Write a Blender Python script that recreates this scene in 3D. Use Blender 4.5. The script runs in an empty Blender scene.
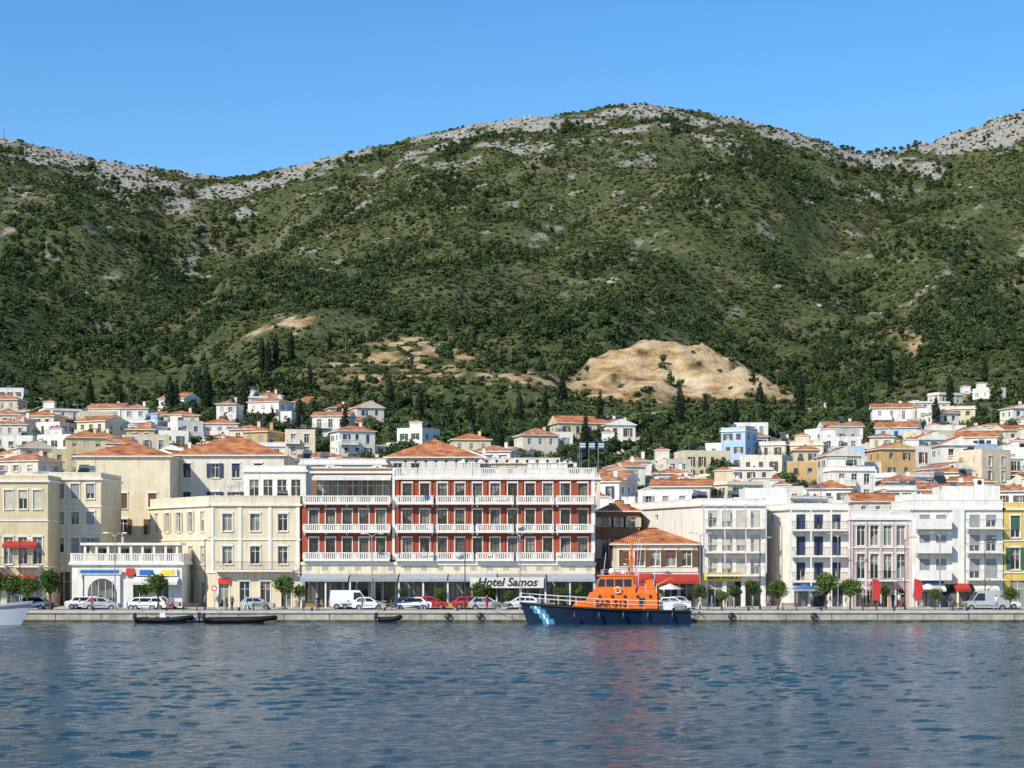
import bpy, math, random
import numpy as np
from mathutils import Vector
rng=random.Random(7); nr=np.random.RandomState(5)
FP=1900.0; H0=7.7; HY=552.0; YB=225.0
# measured plan/elevation coordinates (metres) from survey of the view at depth Y
def X(px,Y=YB): return (px-512)*Y/FP
def Z(py,Y=YB): return H0+(HY-py)*Y/FP
SC=bpy.context.scene
COL=SC.collection
# ------------------------------------------------------------- noise
PT=nr.rand(256,256)
def vn(x,y):
    xi=np.floor(x).astype(int); yi=np.floor(y).astype(int); fx=x-xi; fy=y-yi
    fx=fx*fx*(3-2*fx); fy=fy*fy*(3-2*fy)
    g=lambda a,b: PT[a%256,b%256]
    return (g(xi,yi)*(1-fx)+g(xi+1,yi)*fx)*(1-fy)+(g(xi,yi+1)*(1-fx)+g(xi+1,yi+1)*fx)*fy
def fbm(x,y,o=4):
    s=0;a=.5;t=0
    for i in range(o):
        s=s+a*vn(x*2**i+17.3*i,y*2**i+9.1*i);t+=a;a*=.5
    return s/t
def ss(a,b,x):
    t=np.clip((x-a)/(b-a),0,1); return t*t*(3-2*t)
# ------------------------------------------------------------- materials
MATS={}
def N(nt,t,**k):
    n=nt.nodes.new(t)
    for a,b in k.items(): setattr(n,a,b)
    return n
def mat(name,col,rough=.8,var=.12,scale=1.5,bump=0,bscale=8,dirt=0,metal=0,spec=.4,stretch=(1,1,1),col2=None):
    if name in MATS: return MATS[name]
    m=bpy.data.materials.new(name); m.use_nodes=True; nt=m.node_tree; b=nt.nodes['Principled BSDF']
    b.inputs['Roughness'].default_value=rough; b.inputs['Metallic'].default_value=metal
    b.inputs['Specular IOR Level'].default_value=spec
    tc=N(nt,'ShaderNodeTexCoord'); mp=N(nt,'ShaderNodeMapping'); mp.inputs['Scale'].default_value=stretch
    nt.links.new(tc.outputs['Object'],mp.inputs[0])
    no=N(nt,'ShaderNodeTexNoise'); no.inputs['Scale'].default_value=scale; no.inputs['Detail'].default_value=5
    nt.links.new(mp.outputs[0],no.inputs[0])
    r=N(nt,'ShaderNodeValToRGB'); r.color_ramp.elements[0].position=.3; r.color_ramp.elements[1].position=.7
    c0=[max(0,c*(1-var*1.5)) for c in col]; c1=[min(1,c*(1+var)) for c in col] if col2 is None else col2
    r.color_ramp.elements[0].color=(*c0,1); r.color_ramp.elements[1].color=(*c1,1)
    nt.links.new(no.outputs[0],r.inputs[0]); out=r.outputs[0]
    if dirt:
        m2=N(nt,'ShaderNodeMapping'); m2.inputs['Scale'].default_value=(2.2,2.2,.25); nt.links.new(tc.outputs['Object'],m2.inputs[0])
        n2=N(nt,'ShaderNodeTexNoise'); n2.inputs['Scale'].default_value=1.; n2.inputs['Detail'].default_value=6; nt.links.new(m2.outputs[0],n2.inputs[0])
        r2=N(nt,'ShaderNodeValToRGB'); r2.color_ramp.elements[0].position=.48; r2.color_ramp.elements[1].position=.78
        nt.links.new(n2.outputs[0],r2.inputs[0])
        mu=N(nt,'ShaderNodeMath',operation='MULTIPLY'); mu.inputs[1].default_value=dirt; nt.links.new(r2.outputs[0],mu.inputs[0])
        mx=N(nt,'ShaderNodeMixRGB'); nt.links.new(mu.outputs[0],mx.inputs[0]); nt.links.new(out,mx.inputs[1])
        mx.inputs[2].default_value=(col[0]*.4,col[1]*.37,col[2]*.33,1); out=mx.outputs[0]
    nt.links.new(out,b.inputs['Base Color'])
    if bump:
        n3=N(nt,'ShaderNodeTexNoise'); n3.inputs['Scale'].default_value=bscale; n3.inputs['Detail'].default_value=4; nt.links.new(tc.outputs['Object'],n3.inputs[0])
        bu=N(nt,'ShaderNodeBump'); bu.inputs['Strength'].default_value=bump; bu.inputs['Distance'].default_value=.1
        nt.links.new(n3.outputs[0],bu.inputs['Height']); nt.links.new(bu.outputs[0],b.inputs['Normal'])
    MATS[name]=m; return m
def stucco(n,c,d=.45): return mat(n,c,.88,.06,.8,.25,6,dirt=d,spec=.2)
WHITE=stucco('white_stucco',(.80,.765,.70)); WHITE2=stucco('offwhite_stucco',(.71,.655,.55)); CREAM=stucco('cream_stucco',(.66,.55,.35)); 
CREAM2=stucco('pale_cream_stucco',(.74,.64,.46)); YEL=stucco('yellow_stucco',(.72,.50,.14)); PINK=stucco('pink_stucco',(.52,.36,.33))
LBLUE=stucco('blue_stucco',(.42,.58,.74)); OCHRE=stucco('ochre_stucco',(.60,.40,.19)); BROWN=stucco('brown_stucco',(.27,.16,.10))
GREYW=stucco('grey_stucco',(.42,.41,.40)); RED=stucco('red_stucco',(.38,.088,.048),.35); TRIM=mat('white_trim',(.79,.755,.69),.7,.05,2,dirt=.22)
LILAC=stucco('greyish_lilac_stucco',(.58,.54,.55))
def tilemat():
    m=mat('terracotta_roof_tiles',(.52,.15,.05),.85,.35,.7,col2=(.72,.29,.12)); nt=m.node_tree; b=nt.nodes['Principled BSDF']
    tc=N(nt,'ShaderNodeTexCoord'); w=N(nt,'ShaderNodeTexWave'); w.inputs['Scale'].default_value=1.3; w.inputs['Distortion'].default_value=.6
    w.bands_direction='X'; nt.links.new(tc.outputs['Object'],w.inputs[0])
    bu=N(nt,'ShaderNodeBump'); bu.inputs['Strength'].default_value=.7; bu.inputs['Distance'].default_value=.12
    nt.links.new(w.outputs[1],bu.inputs['Height']); nt.links.new(bu.outputs[0],b.inputs['Normal'])
    return m
TILE=tilemat(); TILE2=mat('old_roof_tiles',(.40,.14,.07),.9,.4,1.0,.5,3,col2=(.62,.29,.15))
def glassmat():
    m=bpy.data.materials.new('window_glass'); m.use_nodes=True; nt=m.node_tree; b=nt.nodes['Principled BSDF']
    g=N(nt,'ShaderNodeNewGeometry'); v=N(nt,'ShaderNodeTexVoronoi'); v.inputs['Scale'].default_value=.45; nt.links.new(g.outputs['Position'],v.inputs[0])
    s=N(nt,'ShaderNodeSeparateColor'); nt.links.new(v.outputs['Color'],s.inputs[0])
    r=N(nt,'ShaderNodeValToRGB'); e=r.color_ramp.elements; e[0].color=(.012,.016,.02,1); e[0].position=.35; e[1].color=(.26,.26,.24,1); e[1].position=.95
    nt.links.new(s.outputs[0],r.inputs[0]); nt.links.new(r.outputs[0],b.inputs['Base Color']); b.inputs['Roughness'].default_value=.12
    return m
GL=glassmat()
DARK=mat('dark_interior',(.03,.028,.026),.9); IRON=mat('black_iron',(.03,.03,.035),.5); ALU=mat('aluminium',(.5,.5,.5),.4,metal=.7)
SH_G=mat('green_shutter',(.05,.12,.08),.7); SH_B=mat('blue_shutter',(.035,.055,.11),.7); SH_W=mat('brown_shutter',(.14,.07,.04),.7); SH_C=mat('cream_shutter',(.55,.5,.4),.7); SH_GR=mat('grey_shutter',(.30,.31,.32),.7)
AWN_R=mat('red_awning',(.42,.04,.03),.9); AWN_B=mat('blue_awning',(.06,.14,.33),.9); AWN_G=mat('grey_awning',(.36,.41,.43),.9); AWN_W=mat('white_awning',(.70,.67,.60),.9)
YSIGN=mat('yellow_sign',(.85,.60,.02),.5); BSIGN=mat('blue_sign',(.03,.15,.45),.5); RSIGN=mat('red_sign',(.6,.05,.04),.5); BLACK=mat('black_paint',(.015,.015,.017),.45)
ROOFC=mat('concrete_roof',(.48,.45,.41),.95,.2,.6); WOOD=mat('bark',(.12,.085,.055),.95,.3,6,.5)
# ------------------------------------------------------------- mesh builder
class MB:
    def __init__(s): s.v=[];s.f=[];s.m=[];s.mats=[];s.sm=[]
    def mi(s,mt):
        if mt not in s.mats: s.mats.append(mt)
        return s.mats.index(mt)
    def face(s,pts,mt,smooth=False):
        i=len(s.v); s.v.extend([tuple(p) for p in pts]); s.f.append(tuple(range(i,i+len(pts)))); s.m.append(s.mi(mt)); s.sm.append(smooth)
    def hexa(s,b,t,mt):
        n=len(b)
        s.face(b[::-1],mt); s.face(t,mt)
        for i in range(n):
            j=(i+1)%n; s.face([b[i],b[j],t[j],t[i]],mt)
    def box(s,x0,x1,y0,y1,z0,z1,mt):
        s.hexa([(x0,y0,z0),(x1,y0,z0),(x1,y1,z0),(x0,y1,z0)],[(x0,y0,z1),(x1,y0,z1),(x1,y1,z1),(x0,y1,z1)],mt)
    def tube(s,path,rad,mt,n=8,cap=True):
        rings=[]; P=[Vector(p) for p in path]
        if not hasattr(rad,'__len__'): rad=[rad]*len(P)
        mi=s.mi(mt)
        for i,p in enumerate(P):
            d=(P[min(i+1,len(P)-1)]-P[max(i-1,0)]).normalized()
            a=Vector((0,0,1)) if abs(d.z)<.9 else Vector((1,0,0))
            u=d.cross(a).normalized(); w=d.cross(u)
            r0=len(s.v)
            for k in range(n):
                an=2*math.pi*k/n; s.v.append(tuple(p+(u*math.cos(an)+w*math.sin(an))*rad[i]))
            rings.append(r0)
        for a,b in zip(rings[:-1],rings[1:]):
            for k in range(n):
                s.f.append((a+k,a+(k+1)%n,b+(k+1)%n,b+k)); s.m.append(mi); s.sm.append(True)
        if cap:
            for r in (rings[0],rings[-1]): s.f.append(tuple(r+k for k in range(n))); s.m.append(mi); s.sm.append(False)
    def ball(s,c,r,mt,nu=10,nv=6):
        mi=s.mi(mt); base=len(s.v)
        if not hasattr(r,'__len__'): r=(r,r,r)
        for j in range(nv+1):
            th=math.pi*j/nv
            for i in range(nu):
                ph=2*math.pi*i/nu; s.v.append((c[0]+r[0]*math.sin(th)*math.cos(ph),c[1]+r[1]*math.sin(th)*math.sin(ph),c[2]+r[2]*math.cos(th)))
        for j in range(nv):
            for i in range(nu):
                a=base+j*nu+i; b=base+j*nu+(i+1)%nu; s.f.append((a,b,b+nu,a+nu)); s.m.append(mi); s.sm.append(True)
    def leaves(s,C,n,size,mt,shell=.55):
        """C: list of (cx,cy,cz,rx,ry,rz) lumps"""
        mi=s.mi(mt); C=np.array(C,float)
        w=C[:,3]*C[:,4]; k=nr.choice(len(C),n,p=w/w.sum()); c=C[k]
        d=nr.normal(size=(n,3)); d/=np.linalg.norm(d,axis=1)[:,None]; r=shell+(1-shell)*nr.rand(n)**.6; r*=(1+.12*nr.normal(size=n))
        p=c[:,:3]+d*c[:,3:]*r[:,None]
        nn=d+nr.normal(size=(n,3))*.7; nn/=np.linalg.norm(nn,axis=1)[:,None]
        a=np.cross(nn,nr.normal(size=(n,3))); a/=np.linalg.norm(a,axis=1)[:,None]; b=np.cross(nn,a)
        sz=size*(.6+.8*nr.rand(n))[:,None]; a=a*sz; b=b*sz*.7
        i0=len(s.v); V=np.stack([p-a,p-b,p+a,p+b],1).reshape(-1,3); s.v.extend(map(tuple,V.tolist()))
        for i in range(n): s.f.append((i0+4*i,i0+4*i+1,i0+4*i+2,i0+4*i+3)); s.m.append(mi); s.sm.append(False)
    def mesh(s,name,off=(0,0,0)):
        me=bpy.data.meshes.new(name); v=np.array(s.v,float)-np.array(off)
        me.from_pydata(v.tolist(),[],s.f)
        for mt in s.mats: me.materials.append(mt)
        me.polygons.foreach_set('material_index',s.m); me.polygons.foreach_set('use_smooth',s.sm); me.update(); return me
    def obj(s,name,loc=(0,0,0),parent=None,rz=0,rel=False):
        me=s.mesh(name,(0,0,0) if rel else loc); o=bpy.data.objects.new(name,me); o.location=loc; o.rotation_euler[2]=rz; COL.objects.link(o)
        if parent: o.parent=parent
        return o
class Fr:
    def __init__(s,mb,a,b):
        s.mb=mb; s.a=a; dx,dy=b[0]-a[0],b[1]-a[1]; s.L=math.hypot(dx,dy); s.u=(dx/s.L,dy/s.L); s.n=(s.u[1],-s.u[0])
    def p(s,u,d,z): return (s.a[0]+s.u[0]*u+s.n[0]*d,s.a[1]+s.u[1]*u+s.n[1]*d,z)
    def quad(s,u0,u1,z0,z1,d,mt):
        if u1-u0<1e-4 or z1-z0<1e-4: return
        s.mb.face([s.p(u0,d,z0),s.p(u1,d,z0),s.p(u1,d,z1),s.p(u0,d,z1)],mt)
    def box(s,u0,u1,d0,d1,z0,z1,mt):
        s.mb.hexa([s.p(u0,d1,z0),s.p(u1,d1,z0),s.p(u1,d0,z0),s.p(u0,d0,z0)],[s.p(u0,d1,z1),s.p(u1,d1,z1),s.p(u1,d0,z1),s.p(u0,d0,z1)],mt)
    def strip(s,z0,z1,ops,o0,o1,wall,glass=None,frame=None,dp=.22,arch=False,shut=None,trim=None,closed=.0):
        glass=glass or GL; frame=frame or TRIM; u=0
        for a,b in ops:
            s.quad(u,a,z0,z1,0,wall); s.quad(a,b,z0,o0,0,wall); s.quad(a,b,o1,z1,0,wall)
            P=s.p; f=s.mb.face
            f([P(a,0,o0),P(a,0,o1),P(a,-dp,o1),P(a,-dp,o0)],wall); f([P(b,0,o0),P(b,0,o1),P(b,-dp,o1),P(b,-dp,o0)],wall)
            f([P(a,0,o0),P(b,0,o0),P(b,-dp,o0),P(a,-dp,o0)],wall); f([P(a,0,o1),P(b,0,o1),P(b,-dp,o1),P(a,-dp,o1)],wall)
            s.quad(a,b,o0,o1,-dp,glass)
            w=b-a; h=o1-o0; t=.06
            s.box(a,a+t,-dp+.003,-dp+.06,o0,o1,frame); s.box(b-t,b,-dp+.003,-dp+.06,o0,o1,frame)
            s.box(a+t,b-t,-dp+.003,-dp+.06,o1-t,o1,frame); s.box(a+t,b-t,-dp+.003,-dp+.06,o0,o0+t,frame)
            s.box((a+b)/2-.035,(a+b)/2+.035,-dp+.003,-dp+.055,o0+t,o1-t,frame)
            if h>1.2: s.box(a+t,b-t,-dp+.003,-dp+.05,o0+h*.7,o0+h*.7+.05,frame)
            if arch:
                r=w/2; c=(a+b)/2; zs=o1-r; pr=None
                for k in range(9):
                    th=math.pi*k/8; q=(c-r*math.cos(th),zs+r*math.sin(th))
                    if pr: f([P(pr[0],.004,pr[1]),P(q[0],.004,q[1]),P(q[0],.004,o1),P(pr[0],.004,o1)],wall)
                    pr=q
            if trim:
                s.box(a-.14,b+.14,.004,.12,o1+.002,o1+.2,trim); s.box(a-.1,b+.1,.004,.14,o0-.12,o0-.002,trim)
                s.box(a-.12,a-.005,.004,.06,o0,o1,trim); s.box(b+.005,b+.12,.004,.06,o0,o1,trim)
            if shut:
                if rng.random()<closed: 
                    k=rng.choice([0,0,.35,.55]); s.box(a+.07,b-.07,-.12,-.06,o0+.02+h*k,o1-.02,shut)
                else:
                    s.box(a-w*.5-.02,a-.02,.07,.11,o0,o1,shut); s.box(b+.02,b+w*.5+.02,.07,.11,o0,o1,shut)
            u=b
        s.quad(u,s.L,z0,z1,0,wall)
    def balcony(s,u0,u1,z,dep,kind,slab=None,rail=None,h=1.0,d0=0.003):
        slab=slab or TRIM; rail=rail or TRIM
        s.box(u0,u1,d0,dep,z-.2,z,slab)
        if kind=='iron':
            rail=IRON if rail is TRIM else rail
            s.box(u0,u1,dep-.06,dep-.02,z+h-.05,z+h,rail); s.box(u0,u1,dep-.06,dep-.02,z+.08,z+.11,rail)
            k=int((u1-u0)/.16)
            for i in range(k+1):
                u=u0+(u1-u0)*i/k; s.box(u-.014,u+.014,dep-.054,dep-.026,z,z+h-.05,rail)
            for uu in (u0,u1-.03): s.box(uu,uu+.03,d0,dep-.06,z+h-.05,z+h,rail)
        elif kind=='solid':
            s.box(u0,u1,dep-.12,dep-.003,z,z+h,rail); s.box(u0,u0+.1,d0,dep-.12,z,z+h-.003,rail); s.box(u1-.1,u1,d0,dep-.12,z,z+h-.003,rail)
        elif kind=='bal':
            s.box(u0,u1,dep-.22,dep-.02,z+h-.14,z+h,rail); s.box(u0,u1,dep-.2,dep-.04,z,z+.1,rail)
            k=max(2,int((u1-u0)/.25))
            for i in range(k+1):
                u=u0+.06+(u1-u0-.12)*i/k
                w=.14 if i%8==0 else .07
                s.box(u-w,u+w,dep-.18,dep-.06,z+.1,z+h-.14,rail)
            for uu in (u0,u1-.16): s.box(uu,uu+.16,d0,dep-.22,z+h-.14,z+h-.003,rail); s.box(uu+.03,uu+.13,d0,dep-.22,z,z+h-.14,rail)
        n=max(2,int((u1-u0)/2.5)+1)
        for i in range(n):
            u=u0+.15+(u1-u0-.3)*i/(n-1); s.box(u-.08,u+.08,d0,dep*.6,z-.45,z-.203,slab)
    def awning(s,u0,u1,z,dep,drop,mt,d0=.02):
        P=s.p; s.mb.hexa([P(u0,d0,z-.03),P(u0,dep,z-drop-.03),P(u1,dep,z-drop-.03),P(u1,d0,z-.03)],[P(u0,d0,z),P(u0,dep,z-drop),P(u1,dep,z-drop),P(u1,d0,z)],mt)
        s.box(u0,u1,dep-.02,dep+.01,z-drop-.32,z-drop-.033,mt)
def cen(n,L,m=0.0): return [m+(L-2*m)*(i+.5)/n for i in range(n)]
def roofhip(mb,pts,z,h,mt,over=.45,gable=False,wall=None):
    c=np.mean(np.array(pts),0); P=[]
    for p in pts:
        d=np.array(p)-c; l=np.linalg.norm(d); P.append(c+d*(1+over*1.3/l))
    L01=np.linalg.norm(P[1]-P[0]); L12=np.linalg.norm(P[2]-P[1])
    if L01<L12: P=P[1:]+P[:1]; pts=list(pts[1:])+list(pts[:1]); L01,L12=L12,L01
    ma=(P[3]+P[0])/2; mb_=(P[1]+P[2])/2; d=(mb_-ma)/np.linalg.norm(mb_-ma); ins=0.0 if gable else min(L12/2,L01/2-.2)
    ra=ma+d*ins; rb=mb_-d*ins; t=.16
    q=lambda p,zz:(p[0],p[1],zz)
    mb.face([q(p,z) for p in P][::-1],TRIM)
    for i in range(4):
        j=(i+1)%4; mb.face([q(P[i],z),q(P[j],z),q(P[j],z+t),q(P[i],z+t)],TRIM)
    mb.face([q(P[0],z+t),q(P[1],z+t),q(rb,z+h),q(ra,z+h)],mt); mb.face([q(P[2],z+t),q(P[3],z+t),q(ra,z+h),q(rb,z+h)],mt)
    e=wall if gable else mt
    mb.face([q(P[1],z+t),q(P[2],z+t),q(rb,z+h)],e); mb.face([q(P[3],z+t),q(P[0],z+t),q(ra,z+h)],e)
    mb.tube([q(ra,z+h+.02),q(rb,z+h+.02)],.13,mt,6)
def clutter(mb,x0,x1,y0,y1,z,n):
    for i in range(n):
        x=rng.uniform(x0,x1); y=rng.uniform(y0,y1); k=rng.random()
        if k<.35: # solar water heater
            mb.tube([(x-.6,y,z+1.5),(x+.6,y,z+1.5)],.28,ALU,8); mb.face([(x-.7,y-1.4,z+.3),(x+.7,y-1.4,z+.3),(x+.7,y-.1,z+1.3),(x-.7,y-.1,z+1.3)],GL)
            for s in (-.6,.55): mb.box(x+s,x+s+.05,y-.05,y+.05,z,z+1.3,ALU)
        elif k<.75: # aerial
            h=rng.uniform(2.4,4); mb.tube([(x,y,z),(x,y,z+h)],.03,ALU,4)
            for dz,w in ((.1,.6),(.35,.45),(.6,.35)): mb.tube([(x-w,y,z+h-dz),(x+w,y,z+h-dz)],.022,ALU,4)
        else: mb.box(x-.5,x+.5,y-.3,y+.3,z,z+.9,TRIM); mb.tube([(x,y-.31,z+.45),(x,y-.33,z+.45)],.3,IRON,10)
def bld(mb,pts,zs,specs,wall,trim=None,roof='flat',rmat=None,par=.7,rh=2.2,cornice=True,band=False,base=None):
    n=len(pts); frs=[]
    for e in range(n):
        fr=Fr(mb,pts[e],pts[(e+1)%n]); frs.append(fr)
        if base is not None: fr.quad(0,fr.L,base,zs[0],0,wall)
        for f in range(len(zs)-1):
            sp=specs.get((e,f),specs.get(e)); z0,z1=zs[f],zs[f+1]
            if not sp or not sp.get('n'): fr.quad(0,fr.L,z0,z1,0,wall); continue
            w=sp.get('w',1.1); us=sp.get('us') or cen(sp['n'],fr.L,sp.get('m',.4)); ops=[(u-w/2,u+w/2) for u in us if u-w/2>.05 and u+w/2<fr.L-.05]
            lo=z0+sp.get('lo',.9); hi=z1-sp.get('hi',.7)
            fr.strip(z0,z1,ops,lo,hi,sp.get('wall',wall),glass=sp.get('glass'),frame=sp.get('frame'),arch=sp.get('arch',False),shut=sp.get('shut'),trim=sp.get('trim'),closed=sp.get('closed',.3))
            if sp.get('bal'):
                for (a,b) in sp.get('span',[(.3,fr.L-.3)]): fr.balcony(a,b,z0+.05,sp.get('bd',1.1),sp['bal'],rail=sp.get('rail'))
            if sp.get('awn'):
                for a,b in ops:
                    if rng.random()<.5: fr.awning(a-.1,b+.1,hi+.1,1.0,.7,sp['awn'])
        o=.003*e
        if band:
            for z in zs[1:-1]: fr.box(-.1,fr.L+.097,.004,.12,z-.14+o,z+.0+o,trim or TRIM)
        if roof=='flat':
            zt=zs[-1]
            if cornice: fr.box(-.25,fr.L+.247,.004,.26,zt-.25+o,zt+.0+o,trim or TRIM)
            if par: fr.box(0.001,fr.L-.2,-.2,-.001,zt+o,zt+par+o,wall); fr.box(-.03,fr.L-.17,-.24,.03,zt+par+.001+o,zt+par+.09+o,trim or TRIM)
        elif roof=='bal':
            zt=zs[-1]; fr.box(-.3,fr.L+.297,.004,.32,zt-.35+o,zt+o,trim or TRIM)
            fr.balcony(0,fr.L,zt+.02+o,.25,'bal',rail=trim or TRIM,h=par,d0=-.05)
    if roof in('flat','bal'): mb.face([(p[0],p[1],zs[-1]+.02) for p in pts],ROOFC)
    elif roof=='hip': roofhip(mb,pts,zs[-1],rh,rmat or TILE)
    elif roof=='gable': roofhip(mb,pts,zs[-1],rh,rmat or TILE,gable=True,wall=wall)
    return frs
def text(body,size,loc,mt,parent=None,name='lettering',ext=.03,rz=0,align='CENTER',shear=0):
    c=bpy.data.curves.new(name,'FONT'); c.body=body; c.size=size; c.extrude=ext; c.align_x=align; c.offset=.012*size; c.shear=shear; c.materials.append(mt)
    o=bpy.data.objects.new(name,c); o.location=loc; o.rotation_euler=(math.radians(90),0,rz); COL.objects.link(o)
    if parent: o.parent=parent
    return o
def empty(name,loc=(0,0,0)):
    e=bpy.data.objects.new(name,None); e.empty_display_size=.5; e.location=loc; COL.objects.link(e); return e
# ------------------------------------------------------------- terrain
PY=[200,240,262,300,330,400,480,560,700,800,900,1050,1200,1330,1450,1600,1680,1850,2200,3200]
PZ=[1,1,2.5,6,10,21,34,47,69,90,113,153,204,256,312,380,374,330,230,60]
RX=[-60,0,40,80,130,180,235,270,320,370,420,470,520,580,610,640,680,720,780,830,860,890,930,980,1024,1100]
RY=[125,138,145,155,165,173,178,172,160,148,136,125,118,112,106,103,108,115,128,143,152,152,142,125,110,95]
RXm=[X(p,1600) for p in RX]; RZm=[Z(p,1600) for p in RY]
RXm=[-1500]+RXm+[1500]; RZm=[Z(100,1600)]+RZm+[Z(120,1600)]
QN=lambda A,B:(fbm(A/14,B/14,3)-.5)
EL=lambda A,B,cx,cy,rx,ry:1-ss(.75,1.15,np.sqrt(((A-cx)/rx)**2+((B-cy)/ry)**2))
def HT(A,B):
    A=np.asarray(A,float);B=np.asarray(B,float)
    R=np.interp(A,RXm,RZm)/380
    z=np.interp(B,PY,PZ); z=.5*z+.25*np.interp(B-22,PY,PZ)+.25*np.interp(B+22,PY,PZ) 
    z=np.where(B<250,np.interp(B,PY,PZ),z)
    cr=1-np.clip(np.abs(B-1600)/40,0,1); z=z+cr*(np.interp(B,PY,PZ)-z)
    zb=z*1.0
    z=z*(1+(R-1)*ss(450,1600,B))
    w2=ss(520,820,B)*(1-ss(1380,1590,B))
    for YS,XS,a,wd in (((500,700,900,1100,1350,1600),(95,105,135,185,250,297),34,60),((500,800,1100,1350,1600),(-150,-190,-240,-240,-233),26,70),
                    ((500,800,1100,1400),(-40,-20,10,60),12,45),((500,800,1100,1500),(20,60,110,130),10,35),((500,800,1100,1500),(230,290,330,420),16,40)):
        xc=np.interp(B,YS,XS)+18*(vn(B/90,B*0+a)-.5)*2
        z=z-a*np.exp(-((A-xc)/wd)**2)*w2
    z=z+(fbm(A/150+3,B/260+5,3)-.5)*66*w2+(fbm(A/38,B/60,3)-.5)*22*ss(480,650,B)*(1-ss(1450,1590,B))
    z=z+(fbm(A/11,B/11,3)-.5)*(5*ss(900,1500,B)+1.0*ss(500,700,B))
    Aw=A+QN(A,B)*16
    # graded ground left of the quarry, terraced cut
    m=EL(Aw,B,2,700,58,66); z=z+(zb+2+QN(A,B)*5-z)*m
    m=EL(Aw,B,-46,775,46,105); s=(zb+1+QN(A,B)*5)/4.2; t=(np.floor(s)+ss(.4,1,s-np.floor(s)))*4.2; z=z+(t-z)*m
    # quarry cut
    Aw=A+QN(A,B)*16; m=(1-ss(.9,1.2,np.abs((Aw-66)/47)))*ss(630,664,B)*(1-ss(795,830,B))
    top=np.interp(A+QN(A+9,B)*14,[18,30,42,55,72,88,100,112],[76,83,89,92,90,86,78,69])
    t=np.interp(B+QN(A+50,B)*30,[650,694,712,722,734,748,762],[0,.06,.36,.42,.60,.93,1.0])
    t=59+t*(top-59)+QN(A*2.2,B*2.2)*6*ss(690,715,B)
    t=t+(np.maximum(z,top)-t)*ss(768,822,B)
    z=z+(t-z)*m
    return z
def BARE(A,B):
    Aw=A+QN(A,B)*26; Bw=B+QN(A+99,B)*50
    e=lambda cx,cy,rx,ry:EL(Aw,Bw,cx,cy,rx,ry)
    b=np.maximum.reduce([e(67,728,50,56)*(1-ss(768,780,B))*(fbm(A/8,B/8,3)>.31),e(-44,775,31,85)*(fbm(A/9,B/9,2)>.44)*.85,e(2,703,50,38)*(fbm(A/7,B/9,2)>.44)*.85,
        e(196,945,6,40)*.6,e(208,1000,8,14)*.6,e(-250,1120,16,10)*.7,e(50,930,18,7)*.8,e(225,700,14,26)*(fbm(A/7,B/7,2)>.5)*.8,e(-110,900,22,10)*(fbm(A/7,B/7,2)>.5)*.8])
    return b
def ROCK(A,B):
    n=fbm(A/26,B/20,5)
    r=ss(.50,.60,n+.20*ss(1480,1600,B)-.12+.04*(A<-170))*ss(1420,1490,B)
    r=np.maximum(r,EL(A,B,-5,1490,24,18)*(n>.42))
    r=np.maximum(r,.75*ss(.70,.78,fbm(A/15+40,B/13,5)+.03*ss(1200,1500,B))*ss(950,1250,B))
    return r
def axis(segs):
    o=[]
    for a,b,st in segs: o+=list(np.arange(a,b,st))
    o.append(segs[-1][1]); return np.array(o,float)
def gridmesh(name,xs,ys,zf):
    A,B=np.meshgrid(xs,ys); z=zf(A,B); v=np.stack([A,B,z],-1).reshape(-1,3); nx,ny=len(xs),len(ys)
    i=np.arange(nx*ny).reshape(ny,nx); f=np.stack([i[:-1,:-1],i[:-1,1:],i[1:,1:],i[1:,:-1]],-1).reshape(-1,4)
    me=bpy.data.meshes.new(name); me.vertices.add(len(v)); me.vertices.foreach_set('co',v.ravel()); me.loops.add(f.size); me.loops.foreach_set('vertex_index',f.ravel().astype(np.int32))
    me.polygons.add(len(f)); me.polygons.foreach_set('loop_start',np.arange(0,f.size,4,dtype=np.int32)); me.update(calc_edges=True)
    me.polygons.foreach_set('use_smooth',[True]*len(f))
    o=bpy.data.objects.new(name,me); COL.objects.link(o); return o,A.ravel(),B.ravel()
xs=axis([(-1500,-560,40),(-560,560,2.8),(560,1500,40)]); ys=axis([(214,560,6),(560,900,2.2),(900,1640,3.6),(1640,3200,60)])
ter,A,B=gridmesh('hillside_terrain',xs,ys,HT)
for nm,fn in (('bare',BARE),('rock',ROCK)):
    at=ter.data.attributes.new(nm,'FLOAT','POINT'); at.data.foreach_set('value',fn(A,B).astype(np.float32))
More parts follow.
